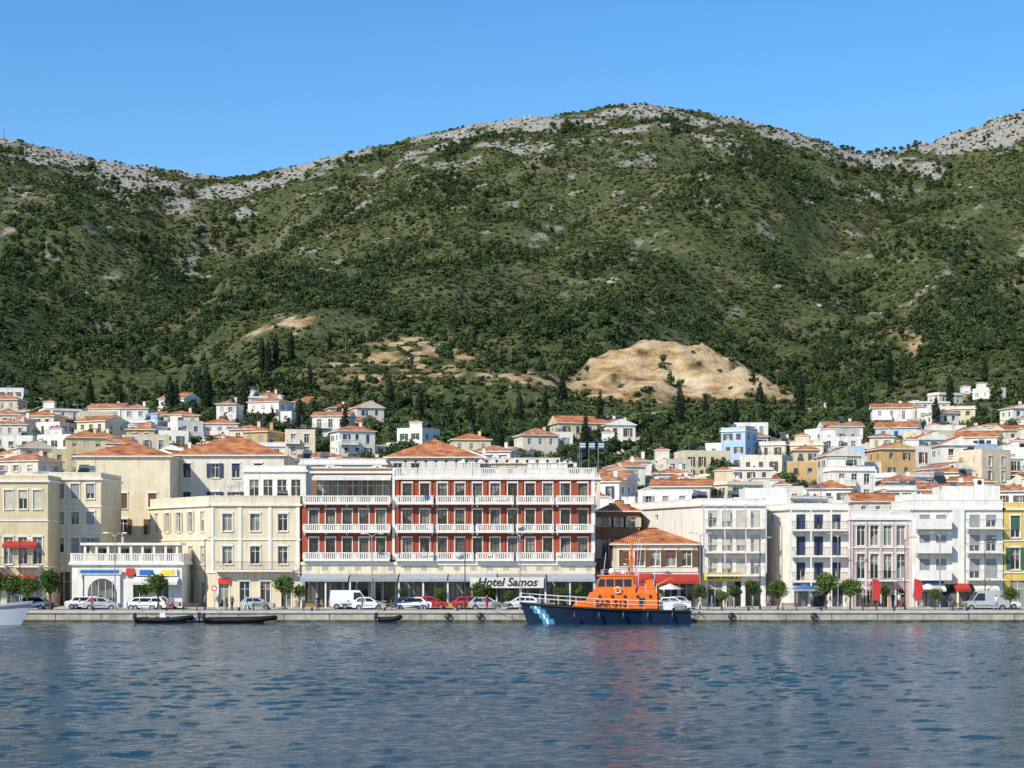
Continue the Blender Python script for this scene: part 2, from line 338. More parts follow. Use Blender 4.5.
def termat():
    m=bpy.data.materials.new('hillside_ground'); m.use_nodes=True; nt=m.node_tree; b=nt.nodes['Principled BSDF']; b.inputs['Roughness'].default_value=.95; b.inputs['Specular IOR Level'].default_value=.1
    g=N(nt,'ShaderNodeNewGeometry')
    def noise(sc,det=6,st=None):
        n=N(nt,'ShaderNodeTexNoise'); n.inputs['Scale'].default_value=sc; n.inputs['Detail'].default_value=det; n.inputs['Roughness'].default_value=.65
        if st: mp=N(nt,'ShaderNodeMapping'); mp.inputs['Scale'].default_value=st; nt.links.new(g.outputs['Position'],mp.inputs[0]); nt.links.new(mp.outputs[0],n.inputs[0])
        else: nt.links.new(g.outputs['Position'],n.inputs[0])
        return n.outputs[0]
    def ramp(s,p):
        r=N(nt,'ShaderNodeValToRGB'); e=r.color_ramp.elements
        while len(e)<len(p): e.new(.5)
        for i,(q,c) in enumerate(p): e[i].position=q; e[i].color=(*c,1)
        nt.links.new(s,r.inputs[0]); return r.outputs[0]
    def mix(f,a,c):
        x=N(nt,'ShaderNodeMixRGB'); nt.links.new(f,x.inputs[0]); nt.links.new(a,x.inputs[1]); nt.links.new(c,x.inputs[2]); return x.outputs[0]
    green=ramp(noise(.35,8),[(.3,(.032,.048,.018)),(.5,(.065,.085,.030)),(.62,(.13,.13,.06)),(.76,(.34,.30,.20))])
    dry=ramp(noise(.6,6),[(.3,(.09,.09,.04)),(.7,(.28,.235,.145))])
    c=mix(ramp(noise(.022,8),[(.52,(0,0,0)),(.66,(.7,.7,.7))]),green,dry)
    soil=ramp(noise(.08,9,(1,1,2.4)),[(.34,(.17,.10,.05)),(.43,(.38,.24,.12)),(.52,(.54,.39,.22)),(.64,(.64,.53,.37))])
    a1=N(nt,'ShaderNodeAttribute',attribute_name='bare'); a2=N(nt,'ShaderNodeAttribute',attribute_name='rock')
    c=mix(a1.outputs['Fac'],c,soil)
    rk=ramp(noise(.5,8),[(.3,(.14,.13,.11)),(.5,(.33,.31,.275)),(.7,(.50,.48,.43))])
    c=mix(a2.outputs['Fac'],c,rk)
    nt.links.new(c,b.inputs['Base Color'])
    bu=N(nt,'ShaderNodeBump'); bu.inputs['Strength'].default_value=1; bu.inputs['Distance'].default_value=1.6; nt.links.new(noise(.4,9),bu.inputs['Height']); nt.links.new(bu.outputs[0],b.inputs['Normal'])
    return m
ter.data.materials.append(termat())
# ------------------------------------------------------------- water
wv=[]
r2=np.random.RandomState(11)
for i in range(48):
    lam=.6*(4.6/.6)**(r2.rand()); an=math.radians(-95+r2.normal()*48); k=2*math.pi/lam; wv.append((k*math.cos(an),k*math.sin(an),lam*.0027*(1.0 if lam<2.6 else .65),r2.rand()*6.28))
def WZ(A,B):
    z=np.zeros_like(A); at=(1-ss(75,95,np.abs(A)))*(1-ss(206,240,B))*ss(30,50,B)
    mod=.4+1.2*fbm(A/26,B/40,3)
    for kx,ky,a,p in wv: z+=a*np.sin(kx*A+ky*B+p)
    return z*at*mod
wx=axis([(-9000,-800,820),(-800,-80,72),(-80,80,.32),(80,800,72),(800,9000,820)]); wy=axis([(-6000,-100,600),(-100,45,29),(45,212,.25),(212,900,86),(900,12000,1200)])
wat,_,_=gridmesh('water',wx,wy,WZ)
m=bpy.data.materials.new('sea_water'); m.use_nodes=True; nt=m.node_tree; b=nt.nodes['Principled BSDF']
b.inputs['Base Color'].default_value=(.008,.052,.082,1); b.inputs['Roughness'].default_value=.05; b.inputs['IOR'].default_value=1.333
g=N(nt,'ShaderNodeNewGeometry'); mp=N(nt,'ShaderNodeMapping'); mp.inputs['Scale'].default_value=(.75,1.3,1); nt.links.new(g.outputs['Position'],mp.inputs[0])
n1=N(nt,'ShaderNodeTexNoise'); n1.inputs['Scale'].default_value=2.6; n1.inputs['Detail'].default_value=5; n1.inputs['Roughness'].default_value=.6; nt.links.new(mp.outputs[0],n1.inputs[0])
n2=N(nt,'ShaderNodeTexNoise'); n2.inputs['Scale'].default_value=.035; n2.inputs['Detail'].default_value=4; nt.links.new(g.outputs['Position'],n2.inputs[0])
mr=N(nt,'ShaderNodeMapRange'); mr.inputs[1].default_value=.35; mr.inputs[2].default_value=.65; mr.inputs[3].default_value=.05; mr.inputs[4].default_value=.17; nt.links.new(n2.outputs[0],mr.inputs[0])
bu=N(nt,'ShaderNodeBump'); bu.inputs['Strength'].default_value=1.0; nt.links.new(mr.outputs[0],bu.inputs['Distance']); nt.links.new(n1.outputs[0],bu.inputs['Height']); nt.links.new(bu.outputs[0],b.inputs['Normal'])
wat.data.materials.append(m)
# ------------------------------------------------------------- quay, road
STONE=mat('quay_stone',(.46,.41,.33),.9,.2,.8,.4,3,dirt=.6); PAVE=mat('promenade_paving',(.48,.44,.37),.9,.12,.5); ASPH=mat('asphalt',(.055,.055,.056),.9,.2,.7); KERB=mat('kerb_stone',(.52,.49,.44),.9); LINE=mat('road_paint',(.75,.75,.72),.7); WET=mat('wet_stone',(.10,.10,.07),.5,.4,1.2)
q=MB(); q.box(-1400,1400,208,214,-3,1.2,STONE); q.box(-1400,1400,207.85,208.6,1.0,1.24,KERB); q.box(-1400,1400,207.96,207.99,-1,.28,WET)
for i in range(-60,61): q.box(i*5-.03,i*5+.03,207.975,207.999,.3,.99,DARK)
for i in range(-14,15): q.tube([(i*8+2,208.8,1.2),(i*8+2,208.8,1.5),(i*8+2,208.8,1.62)],[.14,.12,.2],IRON,8)
for i in (-7,-3.5,3,7.5,11,15,24,33):
    q.tube([(i+.3*math.cos(t),207.75,.7+.3*math.sin(t)) for t in np.linspace(0,6.283,13)],.1,BLACK,6,False)
q.obj('stone_quay')
q=MB(); q.face([(-1400,208.6,1.205),(1400,208.6,1.205),(1400,214.2,1.205),(-1400,214.2,1.205)],PAVE); q.box(-1400,1400,214,214.25,.9,1.2,KERB); q.obj('promenade_pavement')
q=MB(); q.face([(-1400,214.2,1.07),(1400,214.2,1.07),(1400,221.3,1.07),(-1400,221.3,1.07)],ASPH); q.obj('road')
q=MB()
for i in range(-30,31): q.face([(i*5,217.7,1.075),(i*5+2.5,217.7,1.075),(i*5+2.5,217.85,1.075),(i*5,217.85,1.075)],LINE)
q.obj('road_markings')
q=MB(); q.box(-1400,1400,221.3,221.5,.9,1.2,KERB); q.face([(-1400,221.5,1.203),(1400,221.5,1.203),(1400,246,1.203),(-1400,246,1.203)],PAVE); q.obj('back_pavement')
# ------------------------------------------------------------- front row buildings
G=1.2
def rect(px0,px1,Y,dep): a,b=X(px0,Y),X(px1,Y); return [(a,Y),(b,Y),(b,Y+dep),(a,Y+dep)]
def zz(Y,*py): return [G-.2]+[Z(p,Y) for p in py]
SG=[RSIGN,BSIGN,YSIGN,AWN_W,BLACK,SH_G,TRIM]
def shops(fr,z,u0=.4,u1=None):
    u=u0; u1=u1 or fr.L-.4
    while u<u1-1.4:
        w=rng.uniform(1.6,3.2); w=min(w,u1-u); k=rng.random()
        if k<.45: fr.box(u,u+w,.13,.22,z,z+.5,rng.choice(SG))
        if k>.3: fr.awning(u,u+w,z-.05,1.5,.55,rng.choice([AWN_W,AWN_W,AWN_R,AWN_B,AWN_G,AWN_G]),d0=.13)
        u+=w+rng.uniform(.3,1.6)
# 1 yellow cream corner building (far left)
mb=MB(); f=bld(mb,rect(-60,48,225,14),zz(225,566,520,480),{0:dict(n=7,w=1.0,lo=.8,hi=.8,trim=TRIM,shut=None,bal=None),(0,0):dict(n=5,w=1.8,lo=.3,hi=1.2),(0,2):dict(n=7,w=1.0,lo=1.3,hi=1.2,trim=TRIM,shut=SH_C,closed=1),(0,1):dict(n=7,w=1.1,lo=.2,hi=2.0,trim=TRIM,bal='iron',span=[(5,8),(9,12)])},CREAM,TRIM,'flat',par=.5,band=True)
f[0].awning(2,11.3,4.9,1.6,.7,AWN_R); f[0].awning(7.6,11.6,9.0,.9,.5,AWN_R); mb.obj('cream_waterfront_building',(X(0),225,0))
# 2 pale narrow building
mb=MB(); bld(mb,rect(49,101,231,12),zz(231,560,532,506,478),{0:dict(n=3,w=1.0,trim=TRIM,shut=SH_GR,closed=.8),(0,0):dict(n=2,w=1.6,lo=.2,hi=1.4)},CREAM2,TRIM,'flat',par=.6,band=True); clutter(mb,X(52,231),X(98,231),233,240,Z(478,231),3); mb.obj('pale_waterfront_building',(X(75),231,0))
# 3 low white arcaded shop
mb=MB(); f=bld(mb,rect(72,182,223,9),zz(223,562),{(0,0):dict(us=[2.0,4.1,7.9,10.6],n=4,w=1.5,lo=.2,hi=1.2,arch=True)},WHITE,TRIM,'bal',par=1.0)
fr=f[0]; c=fr.L*.28
fr.box(c-2.1,c+2.1,.01,.35,G,5.0,TRIM)
pr=None
for k in range(13):
    th=math.pi*k/12; qq=(c-1.7*math.cos(th),2.9+1.7*math.sin(th))
    if pr: mb.face([fr.p(pr[0],.36,pr[1]),fr.p(qq[0],.36,qq[1]),fr.p(qq[0],.36,G),fr.p(pr[0],.36,G)],GL)
    pr=qq
for a in (-1.2,-.4,.4,1.2): fr.box(c+a-.03,c+a+.03,.363,.42,G,4.3,TRIM)
fr.box(.8,5.9,.36,.48,5.05,5.75,AWN_W); fr.box(7.6,12.4,.02,.3,4.9,5.7,AWN_W); fr.box(8,9.6,.31,.34,5.0,5.6,BSIGN); fr.box(10.5,12,.31,.34,5.05,5.55,YSIGN); fr.box(6.4,7.3,.02,.3,4.9,5.8,RSIGN); fr.box(1.1,5.6,.49,.5,5.2,5.6,BSIGN)
fr.awning(7.3,12.6,4.8,1.5,.6,AWN_W)
for i in range(9):
    u=1.0+i*(fr.L-2)/8; fr.box(u-.14,u+.14,-2.6,-2.3,6.55,8.5,TRIM)
fr.box(.5,fr.L-.5,-6,-2.1,8.5,8.8,TRIM); fr.box(1.0,fr.L-1,-6,-4.8,6.6,8.5,WHITE2)
for u in (2,4.6,7.2,9.8): fr.box(u,u+1.1,-4.8,-4.76,6.7,8.1,GL)
mb.obj('white_arcaded_shop',(X(125),223,0))
# 4,5 mid-block houses
mb=MB(); bld(mb,rect(76,170,249,12),[G-.2,5.5,9.2,12.6,16,Z(457,249)],{0:dict(n=3,w=1.1,lo=.8,hi=.6,trim=TRIM,shut=SH_W,closed=.5),(0,4):dict(n=0),1:dict(n=3,w=1.1,trim=TRIM),(1,4):dict(n=0)},CREAM2,TRIM,'hip',rh=2.3); mb.obj('tiled_roof_mansion',(X(120,249),249,0))
mb=MB(); bld(mb,rect(172,284,256,13),[G-.2,6,9.6,13.2,16.8,Z(456,256)],{0:dict(us=[2,5.8,8.6,11.6],n=4,w=1.1,lo=.9,hi=1.0,trim=TRIM,shut=SH_B,closed=.5)},WHITE2,TRIM,'hip',rh=2.9); mb.obj('tiled_roof_mansion',(X(230,256),256,0))
# 6 cream neoclassical corner building
p=[(X(150,241),241),(X(210),225),(X(300),225),(X(300),238),(X(155,250),252)]
Wn=dict(n=3,w=1.15,lo=.95,hi=.85,trim=TRIM)
mb=MB(); f=bld(mb,p,zz(225,572,539,504),{0:dict(n=5,w=1.15,lo=.9,hi=.85,trim=TRIM,shut=SH_C,closed=.8),1:Wn,(1,0):dict(n=4,w=1.2,lo=.1,hi=1.1,trim=TRIM),(0,0):dict(n=5,w=1.4,lo=.1,hi=1.2),(1,2):dict(n=3,w=1.15,lo=.95,hi=1.15,trim=TRIM)},CREAM2,TRIM,'flat',par=.9,band=True)
fr=f[1]
for u in (0.05,fr.L-.45,fr.L/3-.2,fr.L*2/3-.2): fr.box(u,u+.4,.004,.1,5.3,13.1,TRIM)
fr.balcony(.8,fr.L-.8,Z(570),1.1,'iron'); fr.box(1,2.4,.02,.25,3.9,4.6,RSIGN)
f[0].awning(2,12,4.4,1.8,.6,AWN_W); clutter(mb,X(220),X(290),228,236,Z(504),4)
mb.obj('neoclassical_corner_building',(X(230),225,0))
# 7 white annex
mb=MB(); bld(mb,rect(244,306,241,10),[G-.2,5,9,13,Z(470,241)],{0:dict(n=4,w=1.2,lo=.9,hi=1.2)},WHITE,TRIM,'flat',par=.5); clutter(mb,X(250,241),X(300,241),243,249,Z(470,241),3); mb.obj('white_annex',(X(275,241),241,0))
# 8 HOTEL
hotel=empty('red_hotel',(X(450),225,G))
def hobj(mb,n): 
    o=mb.obj(n,(X(450),225,G)); o.parent=hotel; o.location=(0,0,0); return o
xl,xm,xr=X(302),X(395),X(595); z1,z2,z3,z4=6.75,10.1,13.45,16.6
mb=MB()
sp=lambda n,a: dict(n=n,w=1.1,lo=.12,hi=.75,trim=TRIM,frame=SH_W)
fl=bld(mb,[(xl,225),(xm-.3,225),(xm-.3,240),(xl,240)],[z1,z2,z3],{0:sp(5,0),3:dict(n=4,w=1.1)},RED,TRIM,None)
mb.face([(xl,225,z3),(xm,225,z3),(xm,240,z3),(xl,240,z3)],ROOFC)
frr=bld(mb,[(xm,225),(xr,225),(xr,241),(xm,241)],[z1,z2,z3,z4],{0:sp(11,0),1:dict(n=4,w=1.1),3:dict(n=2,w=1.1)},RED,TRIM,'bal',par=1.05)
mb.box(xm-.3,xm-.002,224.7,240,z1,z4+.9,TRIM)
hobj(mb,'walls')
mb=MB(); fL=Fr(mb,(xl,225),(xm-.3,225)); fR=Fr(mb,(xm,225),(xr,225))
for i,z in enumerate((z1,z2,z3)):
    fL.balcony(.25,fL.L-.25,z+.06,.95,'bal',h=.85)
    fR.box(.1,fR.L-.1,.005,.5,z-.16,z+.055,TRIM); seg=fR.L/5.0
    for k in range(5):
        a=k*seg+.15; b=(k+1)*seg-.15
        fR.balcony(a,b,z+.06,1.1 if k%2==0 else .8,'bal',h=.85)
for k in range(12):
    u=fR.L*k/11.0
    for (a,b) in ((z1+.1,z2-.2),(z2+.1,z3-.2),(z3+.1,z4-.4)):
        if 0<k<11: fR.box(u-.11,u+.11,.005,.1,a,b,RED)
fR.box(0,.45,.005,.14,z1+.06,z4-.36,RED); fR.box(fR.L-.45,fR.L,.005,.14,z1+.06,z4-.36,TRIM)
for z in (z1,z2,z3):
    for k in range(22):
        u=rng.uniform(1,fR.L-2)
        if rng.random()<.3: fR.box(u,u+.7,.15,.45,z+.1,z+.7,AWN_W)
        elif rng.random()<.15: fR.box(u,u+.6,1.11,1.13,z+.45,z+.95,rng.choice([AWN_B,AWN_W,AWN_W]))
hobj(mb,'balconies')
mb=MB() # penthouse and roof items
f=bld(mb,[(xl+.8,228.5),(xm-.4,228.5),(xm-.4,239),(xl+.8,239)],[z3,Z(470)],{0:dict(n=5,w=1.5,lo=.2,hi=.9)},BROWN,TRIM,'flat',par=.35)
f[0].awning(.2,f[0].L-.2,Z(474),1.8,.35,AWN_W)
for k in range(19):
    x=xm+1.2+k*(xr-xm-2)/18; 
    mb.tube([(x,225.6,z4+1.0),(x,225.6,z4+1.75)],.03,IRON,5); mb.ball((x,225.6,z4+1.9),.19,IRON,6,4)
mb.box(xm+3,xm+9,233,237,z4,z4+2.2,WHITE2); mb.box(xr-8,xr-3,234,238,z4,z4+1.9,WHITE)
for k in range(7):
    x=xm+8+k*2.1; mb.tube([(x,230,z4),(x,230,z4+2.3)],.04,TRIM,5); mb.tube([(x,230,z4+1.8),(x,230,z4+2.35)],[.9,.05],AWN_W,8)
for k in (0,1,2): 
    x=xr-1.8+k*1.1; mb.tube([(x,225.4,z4),(x,225.4,z4+4.2)],.035,ALU,5)
    for s in range(5): mb.box(x+.04,x+.7,225.39,225.41,z4+3.4+s*.14,z4+3.54+s*.14,(BSIGN if s%2==0 else TRIM))
clutter(mb,xm+1,xr-1,231,238,z4,6); clutter(mb,xl+2,xm-2,231,237,Z(470),4)
hobj(mb,'penthouse_and_roof_terrace')
mb=MB() # ground floor
fr=Fr(mb,(xl,225),(xr,225)); ft=Z(574)
fr.box(0,fr.L,-14,-.4,G-.1,z1-.01,DARK)
ops=[(u-.62,u+.62) for u in cen(22,fr.L,.2)]
fr.strip(G-.1,ft,ops,G+.1,ft-.25,GREYW,dp=.3,frame=IRON)
fr.box(0,fr.L,-.39,.35,ft,z1-.22,CREAM2); fr.box(-.1,fr.L+.1,.0,.5,z1-.6,z1-.215,TRIM)
for k in range(18): u=.8+k*(fr.L-1.6)/17; fr.box(u-.35,u+.35,.352,.38,ft+.45,z1-.75,GREYW)
for k in range(6):
    a=k*fr.L/6+.08; b=(k+1)*fr.L/6-.08; fr.awning(a,b,ft+.02,3.0,.55,AWN_G if k not in (1,4) else SH_GR,d0=.4)
for k in range(13):
    u=.2+k*(fr.L-.4)/12; fr.box(u-.09,u+.09,2.6,2.8,G,ft-.65,TRIM)
for k in range(9):
    u=1.5+k*(fr.L-3)/8; fr.box(u-.7,u+.7,3.0,3.5,G,G+.55,OCHRE)
for k in range(12): # cafe tables and chairs
    u=1.6+k*2.7; fr.box(u-.4,u+.4,1.4,2.0,G+.7,G+.75,TRIM); fr.box(u-.04,u+.04,1.66,1.74,G,G+.7,IRON)
    for s in (-.75,.75): fr.box(u+s-.2,u+s+.2,1.5,1.9,G+.42,G+.47,OCHRE); fr.box(u+s*1.27-.02,u+s*1.27+.02,1.5,1.9,G,G+.9,OCHRE)
hobj(mb,'ground_floor_arcade')
mb=MB(); sx=X(507); mb.box(sx-4.3,sx+4.3,221.78,221.9,3.5,4.75,AWN_W); 
o=mb.obj('sign_board',(X(450),225,G)); o.parent=hotel; o.location=(0,0,0)
t=text('Hotel Samos',1.35,(sx-X(450),221.75-225,3.75-G),BLACK,hotel,'sign_lettering',shear=.25)
# orange roof block behind hotel
mb=MB(); bld(mb,rect(386,480,262,14),[G,8,14,Z(458,262)],{0:dict(n=5,w=1.2)},WHITE2,TRIM,'hip',rh=3.0); mb.obj('tiled_roof_building',(X(430,262),262,0))
for (a,b,Y,t,w) in ((300,386,258,463,WHITE),(482,560,264,462,CREAM2),(556,600,259,478,WHITE2)):
    mb=MB(); bld(mb,rect(a,b,Y,12),[G,7,11,Z(t+22,Y),Z(t,Y)],{0:dict(n=4,w=1.3)},w,TRIM,'flat',par=.5); clutter(mb,X(a+5,Y),X(b-5,Y),Y+1,Y+9,Z(t,Y),5); mb.obj('flat_roof_apartment_building',(X(a,Y),Y,0))
# 9 brown building behind side street
mb=MB(); bld(mb,rect(597,640,243,10),[G,6,10,Z(512,243)],{0:dict(n=3,w=1.3,shut=SH_C)},BROWN,TRIM,'hip',rh=1.5); mb.obj('brown_building',(X(615,243),243,0))
# 10 tiled restaurant
mb=MB(); f=bld(mb,rect(613,698,226,9),zz(226,573,545),{0:dict(n=5,w=1.2,lo=.8,hi=.6,trim=TRIM,shut=SH_W,closed=.4),(0,0):dict(n=5,w=1.6,lo=.1,hi=.9),3:dict(n=3,w=1.1,trim=TRIM)},CREAM,TRIM,'hip',rh=2.0,band=True)
fr=f[0]; fr.awning(-.5,4.6,5.2,2.6,.8,AWN_R); fr.awning(4.9,fr.L+.2,5.1,2.6,.8,AWN_R); fr.box(0,fr.L,.13,.2,5.3,5.8,AWN_W)
for u in (0,3,6,9.4): fr.box(u,u+.1,2.4,2.5,G,4.3,IRON)
mb.obj('tiled_restaurant',(X(655),226,0))
# 11 white apartment block with angled side
p=[(X(632,250),250),(X(704),227),(X(768),227),(X(768),240),(X(665,262),262)]
B4=dict(n=4,w=1.1,lo=.1,hi=.8,bal='iron',rail=LILAC,bd=1.1,shut=SH_C,closed=1)
mb=MB(); f=bld(mb,p,zz(227,575,552,528,504),{0:dict(us=[3.5,9],n=2,w=1.0,lo=1.1,hi=1.0),1:B4,(0,0):None,(0,1):None,(1,0):dict(n=3,w=1.8,lo=.1,hi=.7)},WHITE,TRIM,'flat',par=.6)
fr=f[1]; fr.box(.2,4.6,.05,.3,4.3,5.25,YSIGN)
for u in (0,2.5,5,fr.L-.16): fr.box(u,u+.16,.9,1.05,5.2,13.4,LILAC)
clutter(mb,X(706),X(765),230,238,Z(504,227),5)
t0=mb.obj('white_apartment_block',(X(735),227,0)); text('RENT A CAR',.62,(X(704)+2.4-X(735),-.36,4.52),BLACK,t0,'rental_sign_lettering')
# 12/13 white building, plain side wall + balconied front
p=[(X(742,244),244),(X(790),226),(X(850),226),(X(850),240),(X(760,256),256)]
B5=dict(n=3,w=1.1,lo=.1,hi=.75,bal='iron',bd=1.2,frame=TRIM,shut=SH_B,closed=1)
mb=MB(); f=bld(mb,p,zz(226,581,556,530,508),{1:B5,(1,0):dict(n=3,w=1.6,lo=.1,hi=.6,frame=SH_B),(0,3):dict(n=1,us=[12],w=1.0)},WHITE,TRIM,'flat',par=.5)
for u in (0.0,2.4,4.8,f[1].L-.16): f[1].box(u,u+.16,1.0,1.19,1.2,12.9,WHITE)
shops(f[1],4.0); mb.box(X(745,246),X(790,246),246,252,12,Z(488,246),WHITE); clutter(mb,X(792),X(846),229,238,Z(508,226),4)
mb.obj('white_balconied_building',(X(820),226,0))
# 14 ornate lilac/pink building
mb=MB(); f=bld(mb,rect(851,911,225,13),zz(225,580,547,517),{0:dict(n=4,w=1.0,lo=.15,hi=.8,arch=True,trim=TRIM),(0,0):dict(n=3,w=1.7,lo=.1,hi=1.0,arch=True),(0,1):dict(n=4,w=1.0,lo=.15,hi=.8,arch=True,trim=TRIM,bal='iron',span=[(2.0,5.2)]),3:dict(n=3,w=1.0)},PINK,TRIM,'bal',par=.9,band=True)
fr=f[0]
for u in cen(5,fr.L+1.6,0): fr.box(max(.01,u-.95),max(.01,u-.95)+.22,.004,.13,1.2,Z(517)-.36,LILAC)
fr.box(0,fr.L,.01,.1,Z(517)-1.0,Z(517)-.37,LILAC)
mb.obj('ornate_neoclassical_building',(X(880),225,0))
# 15 modern white building
mb=MB(); f=bld(mb,rect(913,1003,224,13),zz(224,579,552,528,508),{0:dict(n=5,w=1.2,lo=.1,hi=.8,frame=TRIM,shut=SH_GR,closed=1),(0,0):dict(n=4,w=2.2,lo=.1,hi=.6,frame=IRON),3:dict(n=2,w=1.)},WHITE,TRIM,'flat',par=.9)
fr=f[0]
for z in zz(224,579,552,528)[1:]:
    fr.balcony(.2,4.3,z+.05,1.3,'solid'); fr.balcony(fr.L-4.4,fr.L-.2,z+.05,1.3,'iron',rail=ALU)
fr.box(4.6,6.0,.01,.25,4,13,WHITE); shops(fr,4.0)
mb.box(X(945,230),X(1000,230),230,237,12.8,Z(486,230),WHITE); mb.box(X(905,230),X(940,230),231,236,12.8,Z(494,230),WHITE); clutter(mb,X(946),X(1000),231,236,Z(486,230),4)
mb.obj('modern_white_building',(X(960),224,0))
# 16 yellow building
mb=MB(); f=bld(mb,rect(1004,1075,224,13),zz(224,572,540,508),{0:dict(n=4,w=1.1,lo=.3,hi=.9,trim=TRIM,shut=SH_G),(0,0):dict(n=3,w=1.8,lo=.1,hi=1.)},YEL,TRIM,'flat',par=.6,band=True); mb.obj('yellow_building',(X(1030),224,0))
# ------------------------------------------------------------- town houses on slope
LX=[0,100,200,300,380,450,600,650,700,800,900,1024]; LY=[545,540,500,450,405,380,385,420,455,490,535,530]
foot=[]
def house(x,y,w,d,fl,wall,roof,rz=0,name=None):
    z=float(HT(x,y)); c,s=math.cos(rz),math.sin(rz)
    R=lambda a,b:(x+a*c-b*s,y+a*s+b*c)
    pts=[R(-w/2,-d/2),R(w/2,-d/2),R(w/2,d/2),R(-w/2,d/2)]; fh=rng.uniform(2.8,3.15); z0=z-.3
    zs=[z0+i*fh for i in range(fl+1)]
    sh=rng.choice([None,SH_G,SH_B,SH_W,SH_C,SH_GR]); n=max(2,int(w/2.6)); tr=TRIM if rng.random()<.3 else None
    fd=dict(n=n,w=rng.choice([.8,.95,1.1]),lo=rng.choice([.1,.9,.9]),hi=.7,shut=sh,trim=tr,closed=.6)
    sp={0:fd,1:dict(n=2,w=.85,lo=1.0,hi=.8,shut=sh,closed=.6),3:dict(n=2,w=.85,lo=1.0,hi=.8,shut=sh,closed=.6)}
    if rng.random()<.5:
        g=dict(fd); g.update(bal=rng.choice(['iron','solid','solid','bal']),lo=.1,bd=1.1,span=[(.2,w*rng.choice([.5,.97]))]); 
        if g['span'][0][1]>w-.1: g['span']=[(.2,w-.2)]
        sp[(0,fl-1)]=g
    mb=MB(); bld(mb,pts,zs,sp,wall,TRIM,roof,rmat=rng.choice([TILE,TILE,TILE2,TILE2]),par=.6 if rng.random()<.6 else .25,rh=rng.uniform(1.5,2.2)*(min(w,d)/8.5),cornice=rng.random()<.4,base=z0-5)
    zt=zs[-1]
    # lean-to wing or lower volume breaks up the outline
    if rng.random()<.55 and roof!='x':
        ww=rng.uniform(2.5,4.5); sd=rng.choice([-1,1]); dd=d*rng.uniform(.45,.75); a0=sd*w/2; a1=sd*(w/2+ww)
        lo_,hi_=min(a0,a1),max(a0,a1); wp=[R(lo_,-d/2+.6),R(hi_,-d/2+.6),R(hi_,-d/2+.6+dd),R(lo_,-d/2+.6+dd)]
        bld(mb,wp,[z0,z0+fh*max(1,fl-1)-.2],{0:dict(n=1,w=1.0,lo=.9,hi=.7)},rng.choice([wall,WHITE,WHITE2]),TRIM,'flat' if rng.random()<.6 else 'hip',rmat=TILE2,par=.5,rh=1.0,cornice=False,base=z0-5)
    if roof=='flat':
        clutter(mb,x-w/3,x+w/3,y-d/4,y+d/4,zt,rng.choice([1,2,3]))
        if rng.random()<.4:
            hx,hy=R(-w/4,d/5); mb.box(hx-1.5,hx+1.5,hy-1.4,hy+1.4,zt,zt+2.3,wall)
            if rng.random()<.5: roofhip(mb,[(hx-1.5,hy-1.4),(hx+1.5,hy-1.4),(hx+1.5,hy+1.4),(hx-1.5,hy+1.4)],zt+2.3,.8,TILE,.2)
            else: mb.box(hx-1.7,hx+1.7,hy-1.6,hy+1.6,zt+2.3,zt+2.45,TRIM)
    else:
        hx,hy=R(w/4,.6); mb.box(hx-.35,hx+.35,hy-.3,hy+.3,zt+.5,zt+2.3,wall); mb.box(hx-.42,hx+.42,hy-.37,hy+.37,zt+2.3,zt+2.42,TILE2)
        if rng.random()<.4: clutter(mb,x-.5,x+.5,y-.5,y+.5,zt+1,1)
    foot.append((x,y,max(w,d)*.55+.3)); mb.obj(name or ('tiled_roof_house' if roof!='flat' else 'flat_roof_house'),(x,y,z))
walls=[WHITE]*16+[WHITE2]*6+[CREAM2]*5+[CREAM]*2+[OCHRE,LBLUE]
Y=280.0
while Y<670:
    half=Y*.285+8; x=-half+rng.uniform(0,8)
    while x<half:
        w=rng.uniform(5.5,10.5); px=512+x*FP/Y; lim=np.interp(px,LX,LY); ok=Y<lim+rng.uniform(-20,15) and rng.random()<(.90 if Y<460 else .80)
        if not ok and Y<lim+130 and rng.random()<.10 and not (430<px<780 and Y>500): ok=True
        if ok:
            house(x+w/2,Y+rng.uniform(-4.5,4.5),w,rng.uniform(6.5,9),rng.choice([2,2,2,3,1]) if Y<440 else rng.choice([1,2,2]),rng.choice(walls),'flat' if rng.random()<(.52 if px>650 else .33) else rng.choice(['hip','hip','gable']),rng.uniform(-.5,.5))
        x+=w+rng.uniform(.8,4.8)
    Y+=rng.uniform(13,15)
for (px,Y,w,d,fl,wa,ro) in ((8,600,11,9,3,WHITE,'flat'),(315,620,15,10,2,CREAM,'hip'),(398,640,9,8,1,WHITE,'hip'),(660,620,10,8,2,WHITE,'flat'),(925,560,12,9,2,WHITE,'flat'),(960,640,10,8,1,CREAM,'hip'),(880,610,9,7,1,WHITE,'flat'),(550,455,10,8,2,WHITE,'flat'),(620,470,11,8,1,WHITE,'flat'),(470,440,9,8,2,CREAM2,'hip')):
    house(X(px,Y),Y,w,d,fl,wa,ro,.1)
